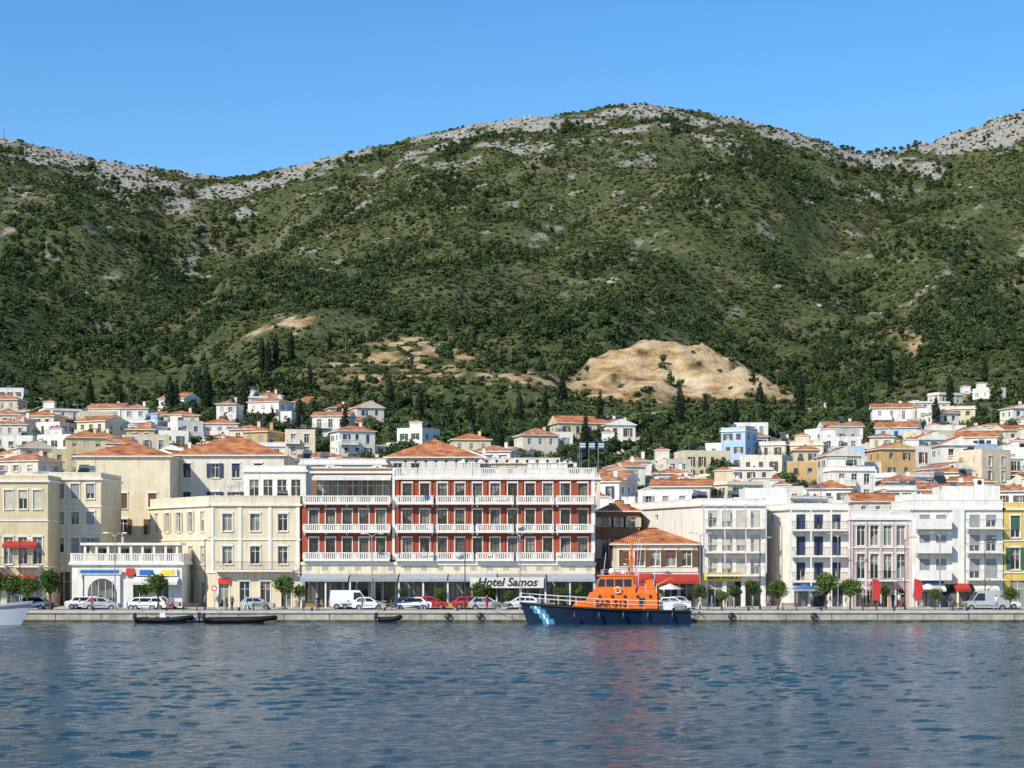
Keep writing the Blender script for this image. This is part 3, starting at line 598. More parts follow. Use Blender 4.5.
# ------------------------------------------------------------- vegetation
def leafmat(name,c0,c1):
    m=bpy.data.materials.new(name); m.use_nodes=True; nt=m.node_tree; b=nt.nodes['Principled BSDF']; b.inputs['Roughness'].default_value=.75; b.inputs['Specular IOR Level'].default_value=.2
    oi=N(nt,'ShaderNodeObjectInfo'); g=N(nt,'ShaderNodeNewGeometry')
    ad=N(nt,'ShaderNodeMath',operation='MULTIPLY_ADD'); nt.links.new(g.outputs['Random Per Island'],ad.inputs[0]); ad.inputs[1].default_value=.5; nt.links.new(oi.outputs['Random'],ad.inputs[2]); mu=N(nt,'ShaderNodeMath',operation='MULTIPLY'); mu.inputs[1].default_value=.67; nt.links.new(ad.outputs[0],mu.inputs[0])
    r=N(nt,'ShaderNodeValToRGB'); r.color_ramp.elements[0].color=(*c0,1); r.color_ramp.elements[1].color=(*c1,1); r.color_ramp.elements[0].position=.1; r.color_ramp.elements[1].position=.9
    nt.links.new(mu.outputs[0],r.inputs[0]); nt.links.new(r.outputs[0],b.inputs['Base Color']); return m
LSH=leafmat('shrub_leaves',(.030,.052,.018),(.125,.145,.052)); LTR=leafmat('tree_leaves',(.028,.054,.018),(.105,.14,.048)); LPI=leafmat('pine_needles',(.022,.043,.015),(.065,.092,.034)); LCY=leafmat('cypress_foliage',(.010,.022,.010),(.028,.042,.018)); LPR=leafmat('clipped_tree_leaves',(.03,.07,.015),(.10,.16,.035))
def lumps(n,R,H,z,sp=.6):
    o=[]
    for i in range(n):
        a=rng.uniform(0,6.28); r=rng.uniform(0,sp)*R; k=rng.uniform(.35,.6); o.append((math.cos(a)*r,math.sin(a)*r,z+rng.uniform(-.35,.5)*H,R*k,R*k,H*k))
    return o
def proto(kind):
    mb=MB()
    if kind=='shrub': C=lumps(6,1,.6,.35); mb.leaves(C,80,.25,LSH)
    elif kind=='tree':
        mb.tube([(0,0,-.5),(0.05,0,.5),(0,.05,1.1)],[.09,.07,.05],WOOD,5); C=lumps(9,1,.8,1.25); mb.leaves(C,170,.21,LTR)
    elif kind=='town':
        mb.tube([(0,0,-.5),(0.05,0,.5),(0,.05,1.1)],[.09,.07,.05],WOOD,5); C=lumps(11,1,.8,1.25); mb.leaves(C,600,.11,LTR)
    elif kind=='pine':
        mb.tube([(0,0,-.5),(0,0,1),(0.05,0,2.2)],[.1,.08,.03],WOOD,5); C=[(rng.uniform(-.2,.2),rng.uniform(-.2,.2),.8+.35*i,.8-.15*i,.8-.15*i,.32) for i in range(5)]; mb.leaves(C,170,.2,LPI)
    return mb
def rockproto():
    mb=MB(); mt=mat('limestone',(.36,.34,.30),.95,.3,.8,.5,2)
    import bmesh
    bm=bmesh.new(); bmesh.ops.create_icosphere(bm,subdivisions=2,radius=1)
    sx,sy,sz=rng.uniform(.8,1.4),rng.uniform(.6,1),rng.uniform(.4,.8); o=rng.uniform(0,99)
    for v in bm.verts:
        k=.6+.8*PT[int((v.co.x+2)*3+o)%256,int((v.co.y+2)*3+(v.co.z+2)*7)%256]; v.co=Vector((v.co.x*sx*k,v.co.y*sy*k,v.co.z*sz*k))
    for f in bm.faces: mb.face([tuple(v.co) for v in f.verts],mt)
    bm.free(); return mb
def pcoll(name,mbs):
    c=bpy.data.collections.new(name)
    for i,b in enumerate(mbs):
        o=bpy.data.objects.new(name+'_variant',b.mesh(name)); c.objects.link(o)
    return c
def scatter(name,A,B,sc,coll,k):
    Zt=HT(A,B); n=len(A); me=bpy.data.meshes.new(name); me.vertices.add(n); me.vertices.foreach_set('co',np.stack([A,B,Zt],1).ravel())
    at=me.attributes.new('scl','FLOAT_VECTOR','POINT'); at.data.foreach_set('vector',np.stack([sc,sc,sc*(.85+.3*nr.rand(n))],1).astype(np.float32).ravel())
    at=me.attributes.new('rot','FLOAT_VECTOR','POINT'); at.data.foreach_set('vector',np.stack([nr.normal(size=n)*.08,nr.normal(size=n)*.08,nr.rand(n)*6.28],1).astype(np.float32).ravel())
    at=me.attributes.new('idx','INT','POINT'); at.data.foreach_set('value',nr.randint(0,k,n).astype(np.int32))
    o=bpy.data.objects.new(name,me); COL.objects.link(o)
    g=bpy.data.node_groups.new(name,'GeometryNodeTree'); g.interface.new_socket('Geometry',in_out='INPUT',socket_type='NodeSocketGeometry'); g.interface.new_socket('Geometry',in_out='OUTPUT',socket_type='NodeSocketGeometry')
    gi=N(g,'NodeGroupInput'); go=N(g,'NodeGroupOutput'); ip=N(g,'GeometryNodeInstanceOnPoints'); ci=N(g,'GeometryNodeCollectionInfo'); ci.inputs['Collection'].default_value=coll; ci.inputs['Separate Children'].default_value=True; ci.inputs['Reset Children'].default_value=True
    def na(nm,t): x=N(g,'GeometryNodeInputNamedAttribute',data_type=t); x.inputs['Name'].default_value=nm; return x.outputs['Attribute']
    e=N(g,'FunctionNodeEulerToRotation'); L=g.links.new
    L(gi.outputs[0],ip.inputs['Points']); L(ci.outputs[0],ip.inputs['Instance']); ip.inputs['Pick Instance'].default_value=True
    L(na('idx','INT'),ip.inputs['Instance Index']); L(na('rot','FLOAT_VECTOR'),e.inputs[0]); L(e.outputs[0],ip.inputs['Rotation']); L(na('scl','FLOAT_VECTOR'),ip.inputs['Scale']); L(ip.outputs[0],go.inputs[0])
    md=o.modifiers.new('scatter','NODES'); md.node_group=g; return o
cs=pcoll('shrub',[proto('shrub') for i in range(5)]); ct=pcoll('broadleaf_tree',[proto('tree') for i in range(5)]); cw=pcoll('town_tree',[proto('town') for i in range(5)]); cp=pcoll('pine',[proto('pine') for i in range(4)]); ck=pcoll('boulder',[rockproto() for i in range(5)])
def cand(n,y0,y1):
    B=np.sqrt(nr.rand(n)*(y1*y1-y0*y0)+y0*y0); A=(nr.rand(n)*2-1)*(B*.30+20); return A,B
def houseclear(A,B):
    k=np.ones(len(A),bool)
    for x,y,r in foot: k&=((A-x)**2+(B-y)**2)>r*r
    return k
A,B=cand(84000,500,1612); den=fbm(A/55,B/75,4); p=ss(.34,.54,den)*.75+.25
keep=(nr.rand(len(A))<p*(1-.93*BARE(A,B))*(1-.7*ROCK(A,B)))&houseclear(A,B); A,B=A[keep],B[keep]
scatter('hillside_shrubs',A,B,(.8+1.35*nr.rand(len(A))**1.4)*(1+.3*ss(900,500,B)),cs,5)
A,B=cand(25000,430,1560); den=fbm(A/42+30,B/52+8,4); p=ss(.5,.63,den+.07*np.exp(-((B-830)/280)**2)-.04*ss(1000,1500,B))
fr_q=np.maximum.reduce([EL(A,B,64,680,54,100),EL(A,B,-44,740,44,120),EL(A,B,5,660,60,60)])
px=512+A*FP/B
keep=(nr.rand(len(A))<np.where(B<560,np.maximum(p,.42),p)*(1-BARE(A,B))*(1-.75*fr_q))&houseclear(A,B)&(B>np.interp(px,LX,LY)); A,B=A[keep],B[keep]; h=nr.rand(len(A))<.6
scatter('hillside_broadleaf_trees',A[h],B[h],1.4+1.6*nr.rand(h.sum()),ct,5); scatter('hillside_pine_trees',A[~h],B[~h],1.5+1.3*nr.rand((~h).sum()),cp,4)
A,B=cand(5000,262,580); px=512+A*FP/B; lim=np.interp(px,LX,LY); p=np.where(B>lim-10,.45,.55)*np.where(B>560,.6,1); keep=(nr.rand(len(A))<p)&houseclear(A,B); A,B=A[keep],B[keep]
A=np.concatenate([A,nr.uniform(275,345,40)]); B=np.concatenate([B,nr.uniform(1580,1603,40)])
scatter('town_trees',A,B,1.2+1.4*nr.rand(len(A)),cw,5)
A,B=cand(22000,980,1612); keep=nr.rand(len(A))<ROCK(A,B)*.7; A,B=A[keep],B[keep]
scatter('limestone_outcrops',A,B,.5+2.0*nr.rand(len(A))**3,ck,5)
# cypress trees
def cyp(v):
    mb=MB(); mb.tube([(0,0,-1),(0,0,9)],[.25,.05],WOOD,6)
    C=[(rng.uniform(-.1,.1),rng.uniform(-.1,.1),.9+i*.85,1.25*math.sin(math.pi*min(1,(i+1.6)/12.5))**.8,1.2*math.sin(math.pi*min(1,(i+1.6)/12.5))**.8,1.0) for i in range(11)]
    mb.leaves(C,1300,.24,LCY,.5); return mb.mesh('cypress_tree')
cm=[cyp(i) for i in range(3)]
cl=[(262,830,17),(268,828,13),(276,832,15),(291,832,16),(200,600,14),(207,596,16),(196,606,12),(357,630,14),(364,625,12),(562,580,17),(60,740,14),(64,745,12),(330,850,12),(640,590,9),(705,580,12),(950,620,12),(800,540,14),(936,500,12),(120,575,13),(245,540,12),(420,520,13),(470,500,12),(735,500,12),(860,560,13),(390,560,13),(410,600,9),(520,520,12),(545,560,10),(600,560,9),(760,560,12),(170,560,13),(176,566,11),(90,600,12),(30,640,12),(300,500,12),(345,480,12),(500,430,11),(585,440,11),(680,520,12),(310,700,11),(230,720,12),(150,760,12),(890,700,12),(985,690,12),(830,610,12)]
for px,Y,h in cl:
    x=X(px,Y); o=bpy.data.objects.new('cypress_tree',rng.choice(cm)); o.location=(x,Y,float(HT(x,Y))-.3); s=h/10*1.1*rng.uniform(.8,1.1); o.scale=(s*.85,s*.85,s); o.rotation_euler[2]=rng.uniform(0,6); COL.objects.link(o)
# promenade trees
def ptree(R,th):
    mb=MB(); mb.tube([(0,0,-.1),(.04,0,th*.5),(0,.04,th)],[.13,.1,.08],WOOD,8); cz=th+R*.6
    for i in range(6):
        a=i*1.05; mb.tube([(0,0,th*.85),(math.cos(a)*R*.35,math.sin(a)*R*.35,th+.25*R),(math.cos(a)*R*.7,math.sin(a)*R*.7,cz+.1)],[.06,.045,.02],WOOD,5)
    mb.leaves(lumps(16,R,R*.85,cz,.6),2300,.105,LPR,.45); return mb.mesh('promenade_tree')
pm=[ptree(1.3,1.7),ptree(1.15,1.8),ptree(1.5,1.6),ptree(1.0,1.6)]
for px,Y,s in ((-4,213,1.1),(14,213.2,1.15),(27,213,1.0),(50,213.2,1.15),(158,213.4,1.1),(146,222.3,.9),(285,222,.95),(300,222.5,.7),(478,222,.9),(490,222.3,.8),(440,222.3,.6),(722,213,.8),(735,221.8,.8),(700,213.2,.7),(752,222,.9),(778,213.1,.9),(826,213,1.1),(850,213.2,.95),(884,222.2,.7),(935,213.4,.7),(1010,213,.8),(580,222.4,.8),(400,222.6,.6),(560,222.3,.7),(510,222.5,.6)):
    o=bpy.data.objects.new('promenade_tree',rng.choice(pm)); o.location=(X(px,Y),Y,1.2); o.scale=(s,s,s*rng.uniform(.9,1.1)); o.rotation_euler[2]=rng.uniform(0,6); COL.objects.link(o)
# ------------------------------------------------------------- street furniture
def lamp(h=8,dbl=False):
    mb=MB(); mb.tube([(0,0,0),(0,0,.6),(0,0,.61),(0,0,h)],[.13,.12,.07,.05],IRON if not dbl else ALU,8)
    for s in ((-1,1) if dbl else (1,)):
        mb.tube([(0,0,h-.3),(.4*s,0,h+.1),(1.0*s,0,h+.2)],.035,IRON if not dbl else ALU,6); mb.hexa([(.8*s,-.12,h+.1),(1.35*s,-.12,h+.1),(1.35*s,.12,h+.1),(.8*s,.12,h+.1)],[(.85*s,-.08,h+.24),(1.3*s,-.08,h+.2),(1.3*s,.08,h+.2),(.85*s,.08,h+.24)],ALU)
    return mb.mesh('street_lamp')
lm=[lamp(),lamp(8.5,True)]
for i,px in enumerate((20,115,205,372,465,520,632,700,760,838,905,940,985)):
    o=bpy.data.objects.new('street_lamp',lm[i%2]); Y=213.5 if i%3 else 221.9; o.location=(X(px,Y),Y,1.2); COL.objects.link(o)
GLC=mat('car_glass',(.02,.025,.03),.08,spec=.6); TYRE=mat('tyre_rubber',(.02,.02,.02),.85); HUB=mat('hub',(.45,.45,.46),.35,metal=.8); LAMPM=mat('lamp_lens',(.6,.6,.55),.15); TAIL=mat('tail_lens',(.4,.02,.02),.2)
def car(name,x,y,cname,col,kind='hatch',flip=False):
    P=mat('car_paint_'+cname,col,.28,.03,spec=.6); mb=MB(); W=.87
    if kind=='van': L=5.2;H=2.2
    else: L=4.1+rng.uniform(-.2,.3);H=1.45
    wb=(.85,L-.85); r=.36; o=[(0.05,.35)]
    for c in wb:
        o.append((c-r-.02,.3)); 
        for k in range(7):
            th=math.pi*(1-k/6); o.append((c+r*math.cos(th),.32+r*math.sin(th)))
        o.append((c+r+.02,.3))
    o+=[(L-.05,.35),(L,.55),(L-.08,.78)]
    if kind=='van': cab=[(L-.9,1.05),(L-1.7,H-.05),(L-2.0,H),(.12,H),(.03,1.0)]; body=o+[(L-.25,.95)]+cab
    else: body=o+[(L-.95,.95),(.25,.98),(.0,.85)]
    def yy(z): return W-(.03 if z<.5 else 0)-(.12*max(0,z-1)/1.2 if kind=='van' else (.04 if z>.9 else 0))
    n=len(body); 
    mb.face([(a,-yy(b),b) for a,b in body],P); mb.face([(a,yy(b),b) for a,b in body][::-1],P)
    for i in range(n):
        a=body[i];b=body[(i+1)%n]; mb.face([(a[0],-yy(a[1]),a[1]),(b[0],-yy(b[1]),b[1]),(b[0],yy(b[1]),b[1]),(a[0],yy(a[1]),a[1])],P)
    if kind=='van':
        mb.face([(L-.93,-.7,1.1),(L-.93,.7,1.1),(L-1.62,.62,H-.12),(L-1.62,-.62,H-.12)],GLC)
        for s in (-1,1):
            q=lambda a,b,e=.006:(a,s*(yy(b)+e),b)
            mb.face([q(L-1.05,1.12),q(L-1.65,H-.25),q(L-2.4,H-.25),q(L-2.4,1.12)],GLC)
            if rng.random()<.6: mb.face([q(L-2.55,1.2),q(L-2.55,H-.3),q(.5,H-.3),q(.5,1.2)],GLC)
    else:
        e=.97; t=[(L-.98,e),(L-1.75,H),(.75 if kind=='hatch' else 1.1,H),(.2 if kind=='hatch' else .6,e)]; it=.2
        lo=[(t[0][0],-W+.05,e),(t[0][0],W-.05,e),(t[3][0],W-.05,e),(t[3][0],-W+.05,e)]; hi=[(t[1][0],-W+it,H),(t[1][0],W-it,H),(t[2][0],W-it,H),(t[2][0],-W+it,H)]
        mb.hexa(lo,hi,P); mb.hexa([(a,b*1.0,c-.01) for a,b,c in hi],[(a+(.15 if a<2 else -.15),b*.9,c+.05) for a,b,c in hi],P)
        L_=lambda A,B,k:tuple(A[i]+(B[i]-A[i])*k for i in range(3))
        def win(a,b,c,d,off):
            mb.face([tuple(p[i]+off[i] for i in range(3)) for p in (a,b,c,d)],GLC)
        win(L_(L_(lo[0],lo[1],.06),L_(hi[0],hi[1],.06),.08),L_(L_(lo[0],lo[1],.94),L_(hi[0],hi[1],.94),.08),L_(L_(lo[0],lo[1],.94),L_(hi[0],hi[1],.94),.93),L_(L_(lo[0],lo[1],.06),L_(hi[0],hi[1],.06),.93),(.008,0,.008))
        win(L_(lo[3],hi[3],.1),L_(lo[2],hi[2],.1),L_(lo[2],hi[2],.9),L_(lo[3],hi[3],.9),(-.008,0,.008))
        for i0,i1,s in ((0,3,-1),(1,2,1)):
            for k0,k1 in ((.1,.47),(.51,.9)):
                win(L_(L_(lo[i0],lo[i1],k0),L_(hi[i0],hi[i1],k0),.08),L_(L_(lo[i0],lo[i1],k1),L_(hi[i0],hi[i1],k1),.08),L_(L_(lo[i0],lo[i1],k1),L_(hi[i0],hi[i1],k1),.88),L_(L_(lo[i0],lo[i1],k0),L_(hi[i0],hi[i1],k0),.88),(0,s*.008,.004))
    for c in wb:
        for s in (-1,1):
            mb.tube([(c,s*(W-.2),.32),(c,s*(W-.01),.32)],.32,TYRE,14); mb.tube([(c,s*(W-.01),.32),(c,s*(W+.005),.32)],.2,HUB,10)
    for s in (-1,1):
        mb.box(L-.12,L-.03,s*.6-.17,s*.6+.17,.62,.76,LAMPM); mb.box(-.01,.06,s*.68-.13,s*.68+.13,.7,.88,TAIL); mb.box(L-1.25,L-1.1,s*(W+.02)-.08,s*(W+.02)+.08,.98,1.1,P)
        mb.box(1.4,L-1.4,s*(W+.004)-.006,s*(W+.004)+.006,.55,.59,BLACK)
    mb.box(L-.02,L+.03,-.5,.5,.4,.55,BLACK)
    o=mb.obj(name,(x,y,1.08 if y>214.2 else 1.21),rel=True,rz=math.pi if flip else 0); return o
cars=[(50,'w',0),(66,'w',1),(84,'s',0),(104,'w',0),(125,'w',1),(146,'s',0),(168,'w',0),(330,'w',2),(352,'w',0),(372,'s',0),(392,'b',0),(412,'r',0),(432,'w',1),(452,'r',0),(468,'s',0),(690,'s',0),(655,'w',0),(985,'w',0),(1008,'s',2),(965,'b',0),(240,'s',0),(540,'w',0),(18,'b',0)]
cc={'w':('white',(.78,.78,.78)),'s':('silver',(.42,.43,.45)),'r':('red',(.5,.03,.02)),'b':('dark_blue',(.03,.05,.12))}
for i,(px,c,k) in enumerate(cars):
    Y=219.9 if i%2 else 215.6; n,co=cc[c]; fl=i%3==0; x=X(px,Y); car('parked_van' if k==2 else 'parked_car',x,Y,n,co,'van' if k==2 else ('sedan' if k==1 else 'hatch'),fl)
def umb(col,closed=False):
    mb=MB(); mb.tube([(0,0,0),(0,0,2.7)],.035,ALU,6); mb.box(-.3,.3,-.3,.3,0,.1,STONE)
    if closed: mb.tube([(0,0,1.1),(0,0,1.5),(0,0,2.5),(0,0,2.75)],[.26,.24,.1,.02],col,10)
    else: mb.tube([(0,0,2.15),(0,0,2.2),(0,0,2.8)],[1.6,1.6,.03],col,8,False)
    return mb
for px,Y,c,cl_ in ((872,222.5,AWN_R,True),(878,222.5,AWN_R,True),(915,222.3,AWN_R,True),(860,222.6,AWN_W,False),(640,222.3,AWN_R,False),(670,222.3,AWN_W,False),(928,222.4,AWN_W,False),(805,222.4,AWN_B,False)):
    b=umb(c,cl_); b.obj('closed_parasol' if cl_ else 'cafe_parasol',(X(px,Y),Y,1.2),rel=True)
def banner(x,y):
    mb=MB(); mb.tube([(0,0,0),(0,0,3.6)],.03,ALU,6); mb.face([(.03,0,1.0),(.8,.1,1.1),(1.05,.15,2.4),(.8,.1,3.3),(.03,0,3.5)],RSIGN); mb.obj('advertising_flag',(x,y,1.2),rel=True)
banner(X(872,214),213.9); banner(X(914,214),213.9)
def bench(x,y):
    mb=MB(); 
    for k in range(4): mb.box(-.9,.9,-.2+k*.11,-.12+k*.11,.42,.46,WOOD)
    for k in range(3): mb.box(-.9,.9,.24,.27,.52+k*.12,.6+k*.12,WOOD)
    for s in (-.75,.75): mb.box(s-.03,s+.03,-.18,.27,0,.42,IRON); mb.box(s-.03,s+.03,.27,.31,0,.9,IRON)
    mb.obj('park_bench',(x,y,1.21),rel=True)
for px in (190,260,310,385,500,715,790,870,960): bench(X(px,210.5),210.6)
def sign(x,y,c):
    mb=MB(); mb.tube([(0,0,0),(0,0,2.6)],.035,ALU,6); mb.tube([(0,-.05,2.4),(0,-.03,2.4)],.32,c,16); mb.tube([(0,-.055,2.4),(0,-.051,2.4)],.2,TRIM,16); mb.obj('traffic_sign',(x,y,1.2),rel=True)
sign(X(215,214.4),213.9,RSIGN); sign(X(770,214.4),213.9,BSIGN); sign(X(600,214.4),213.9,RSIGN)
# ------------------------------------------------------------- people
SKIN=mat('skin',(.5,.3,.2),.6); HAIR=mat('hair',(.04,.025,.015),.8)
CL=[mat('cloth_white',(.7,.7,.68),.9),mat('cloth_navy',(.03,.04,.1),.9),mat('cloth_red',(.45,.05,.05),.9),mat('cloth_grey',(.2,.2,.2),.9),mat('cloth_sky',(.2,.35,.5),.9),mat('cloth_khaki',(.3,.25,.16),.9)]
def person(x,y,z,walk,top,bot,rz,h=1.72):
    s=h/1.75; st=.28 if walk else .06; sw=.22 if walk else .03
    V=[(0,0,.95),(0,0,1.15),(0,0,1.38),(0,0,1.5),(0,.0,1.58),(0,.01,1.72),
       (.19,0,1.42),(.24,-sw*.6,1.14),(.25,-sw*1.6,.88),(.25,-sw*1.8,.8),(-.19,0,1.42),(-.24,sw*.5,1.14),(-.25,sw*.9,.88),(-.25,sw,.8),
       (.09,0,.9),(.1,st*.6 if walk else .0,.5),(.1,st,.08),(.1,st-.16,.03),(-.09,0,.9),(-.1,-st*.5,.5),(-.1,-st*.8,.08),(-.1,-st*.8-.16,.03)]
    E=[(0,1),(1,2),(2,3),(3,4),(4,5),(2,6),(6,7),(7,8),(8,9),(2,10),(10,11),(11,12),(12,13),(0,14),(14,15),(15,16),(16,17),(0,18),(18,19),(19,20),(20,21)]
    Rr=[.15,.14,.17,.06,.075,.095,.065,.05,.035,.04,.065,.05,.035,.04,.095,.065,.045,.035,.095,.065,.045,.035]
    me=bpy.data.meshes.new('p'); me.from_pydata([(a*s,b*s,c*s) for a,b,c in V],E,[]); o=bpy.data.objects.new('p',me); COL.objects.link(o)
    md=o.modifiers.new('s','SKIN'); 
    if not me.skin_vertices: 
        bpy.context.view_layer.objects.active=o; bpy.ops.mesh.customdata_skin_add()
    sv=me.skin_vertices[0].data
    for i,r in enumerate(Rr): sv[i].radius=(r*s,r*s*(.72 if i<3 else 1))
    sv[0].use_root=True; sd=o.modifiers.new('d','SUBSURF'); sd.levels=1; sd.render_levels=1
    dg=bpy.context.evaluated_depsgraph_get(); nm=bpy.data.meshes.new_from_object(o.evaluated_get(dg)); bpy.data.objects.remove(o)
    nm.materials.clear()
    for m_ in (SKIN,HAIR,top,bot,BLACK): nm.materials.append(m_)
    for p in nm.polygons:
        c=p.center/s; 
        if c.z>1.66 or (c.z>1.55 and c.y>.04): k=1
        elif c.z>1.49: k=0
        elif c.z>.96: k=0 if (abs(c.x)>.2 and c.z<1.2) else 2
        elif abs(c.x)>.19: k=0
        elif c.z>.09: k=3
        else: k=4
        p.material_index=k; p.use_smooth=True
    ob=bpy.data.objects.new('pedestrian',nm); ob.location=(x,y,z); ob.rotation_euler[2]=rz; COL.objects.link(ob)
for px,Y,w in ((218,210.5,1),(226,211,0),(246,210,1),(205,212,0),(318,212,1),(362,211,1),(375,223,0),(487,212,0),(540,223,1),(700,212,1),(712,210,0),(768,212,1),(812,223,0),(846,211,1),(893,222.8,0),(899,223,0),(950,211,1),(996,212,1),(172,211,0),(92,211.5,1),(232,212,0),(660,223,0),(725,223,1),(830,223,0),(920,223,1)):
    person(X(px,Y),Y,1.205,w,rng.choice(CL),rng.choice(CL),rng.uniform(0,6.28),rng.uniform(1.6,1.82))
# ------------------------------------------------------------- boats
HB=mat('navy_hull_paint',(.008,.02,.055),.35,spec=.5); CY=mat('light_blue_paint',(.07,.28,.48),.4); ORG=mat('orange_paint',(.80,.17,.012),.4,.06); WP=mat('white_paint',(.78,.78,.78),.35,.04); GRY=mat('grey_deck',(.22,.23,.24),.8); RUB=mat('hypalon_rubber',(.012,.012,.014),.6)
def hull(mb,L,Bm,fb,sheer,colf,deck,draft=.6,rake=1.6,n=36):
    zs=[-1,-.5,0,.25,.5,.72,.88,1.0]; rows=[]
    for i in range(n+1):
        t=i/n; dz=fb*(1+sheer*t*t); b0=Bm/2*(1-max(0,(t-.45)/.55)**2.4)*(.9+.1*min(1,t*5)); col=[]
        for zf in zs:
            z=draft*zf if zf<0 else dz*zf
            k=1.0 if zf>=0 else (1+zf)**.6
            fl=.78+.22*max(0,zf) if t>.3 else .92+.08*max(0,zf)
            b=b0*k*(fl); x=t*(L-rake)+ (rake*max(0,t)**3)*((zf+1)/2)
            col.append((x,b,z))
        rows.append(col)
    for i in range(n):
        for j in range(len(zs)-1):
            a,b,c,d=rows[i][j],rows[i+1][j],rows[i+1][j+1],rows[i][j+1]; cx=(a[0]+b[0])/2/L; mt=colf(cx,zs[j],zs[j+1])
            mb.face([a,b,c,d],mt,True); mb.face([(p[0],-p[1],p[2]) for p in (d,c,b,a)],mt,True)
        a,b=rows[i][-1],rows[i+1][-1]; mb.face([(a[0],a[1]*.97,a[2]-.12),(b[0],b[1]*.97,b[2]-.12),(b[0],-b[1]*.97,b[2]-.12),(a[0],-a[1]*.97,a[2]-.12)],deck)
    mb.face([p for p in rows[0]]+[(p[0],-p[1],p[2]) for p in rows[0][::-1]],colf(0,0,1))
    return rows
BL=18.2; boat=empty('coast_guard_rescue_boat',(X(690,203.5),204.6,0)); boat.rotation_euler[2]=math.pi
def bpart(mb,n):
    o=mb.obj(n,rel=True); o.parent=boat; return o
mb=MB()
def cf(cx,a,b):
    if a>=.88: return RUB
    q=cx-.10*a
    if .80<q<.825 or .84<q<.865: return CY
    if .825<=q<=.84: return WP
    return HB
rows=hull(mb,BL,5.2,1.5,.55,cf,GRY,n=90)
mb.tube([(r[-1][0],r[-1][1]+.04,r[-1][2]-.12) for r in rows],.11,RUB,6); mb.tube([(r[-1][0],-r[-1][1]-.04,r[-1][2]-.12) for r in rows],.11,RUB,6)
bpart(mb,'hull')
SS=empty('superstructure',(-1.1,0,0)); SS.parent=boat
def spart(mb,n):
    o=mb.obj(n,rel=True); o.parent=SS; return o
mb=MB(); D=1.6
def taper(x0,x1,w,z0,z1,mt,f=.25,r=.15,iw=.12): # forward is +x
    b=[(x0,-w,z0),(x1,-w,z0),(x1,w,z0),(x0,w,z0)]; t=[(x0+r,-w+iw,z1),(x1-f,-w+iw,z1),(x1-f,w-iw,z1),(x0+r,w-iw,z1)]; mb.hexa(b,t,mt); return b,t
taper(4.6,12.6,1.95,D-.2,D+1.75,ORG,.9,.1); taper(12.2,13.9,1.5,D-.1,D+.85,ORG,.8)
taper(7.0,11.4,1.65,D+1.75,D+3.5,ORG,.75,.25,.2); taper(6.9,11.0,1.55,D+3.5,D+3.62,ORG,.1,.1); taper(4.6,6.8,1.5,D+1.75,D+2.4,ORG,.2)
for s in (-1,1):
    for k in range(4):
        a=7.4+k*.95; mb.hexa([(a,s*1.60,D+2.40),(a+.80,s*1.60,D+2.40),(a+.80,s*1.54,D+2.40),(a,s*1.54,D+2.40)],[(a,s*1.53,D+3.2),(a+(.80 if k<3 else .5),s*1.53,D+3.2),(a+(.80 if k<3 else .5),s*1.46,D+3.2),(a,s*1.46,D+3.2)],GLC)
    for k in range(5):
        a=5.4+k*1.35; mb.tube([(a,s*1.86,D+1.35),(a,s*1.93,D+1.35)],.17,GLC,12)
    mb.box(4.62,12.3,s*1.93-.03,s*1.93+.03,D-.02,D+.06,RUB)
    mb.box(6.0,6.6,s*1.90-.02,s*1.90+.02,D+.05,D+1.2,GLC)
for k in range(3):
    y=-1.2+k*.85; mb.face([(11.16,y,D+2.4),(11.16,y+.7,D+2.4),(10.9,y+.66,D+3.15),(10.9,y+.04,D+3.15)],GLC)
mb.box(5.0,5.8,-1.2,-.5,D+2.4,D+3.1,ORG); mb.box(5.0,5.8,.5,1.2,D+2.4,D+3.1,ORG); mb.box(3.0,4.2,-1.1,1.1,D-.1,D+.7,WP); mb.box(1.8,2.6,-1.3,1.3,D-.1,D+.5,GRY)
spart(mb,'deckhouse_and_wheelhouse')
mb=MB()
mb.tube([(7.6,0,D+3.6),(7.2,0,D+7.4)],[.14,.06],ORG,8); mb.tube([(6.6,-.6,D+3.5),(7.35,0,D+6.2)],.05,ORG,6); mb.tube([(6.6,.6,D+3.5),(7.35,0,D+6.2)],.05,ORG,6)
for z,w in ((5.3,.9),(6.2,1.2),(7.0,.7)): mb.tube([(7.4,-w,D+z),(7.4,w,D+z)],.04,ORG,6); mb.tube([(7.4-w*.7,0,D+z),(7.4+w*.7,0,D+z)],.04,ORG,6)
mb.ball((9.4,.0,D+4.0),.38,WP,12,8); mb.ball((8.2,.7,D+3.9),.28,WP); mb.box(7.9,8.1,-.9,.9,D+4.7,D+4.85,WP)
for x,y,h in ((6.8,-1.2,7.5),(6.7,1.2,7),(10.4,-1.1,6),(5.0,1.2,6.5)): mb.tube([(x,y,D+2.5),(x-.4,y,D+h)],.025,WP,4)
mb.tube([(4.4,0,D),(4.4,0,D+2.6),(3.0,0,D+3.3),(2.0,0,D+2.4)],[.14,.12,.09,.05],ORG,8)
def rail(pts,h=.95):
    for q0,q1 in zip(pts[:-1],pts[1:]):
        q0=Vector(q0);q1=Vector(q1); n=max(1,int((q1-q0).length/1.1))
        for hh in (h,h*.55): mb.tube([q0+Vector((0,0,hh)),q1+Vector((0,0,hh))],.022,WP,4)
        for k in range(n+1): p=q0.lerp(q1,k/n); mb.tube([p,p+Vector((0,0,h))],.022,WP,4)
for s in (-1,1):
    rail([(7.0,s*1.5,D+1.75),(4.7,s*1.5,D+1.75)]); rail([(10.5,s*1.35,D+3.6),(6.8,s*1.35,D+3.6)],.6)
mb.tube([(8.9+.33*math.cos(t),1.99,D+2.05+.33*math.sin(t)) for t in np.linspace(0,6.283,13)],.07,WP,6,False)
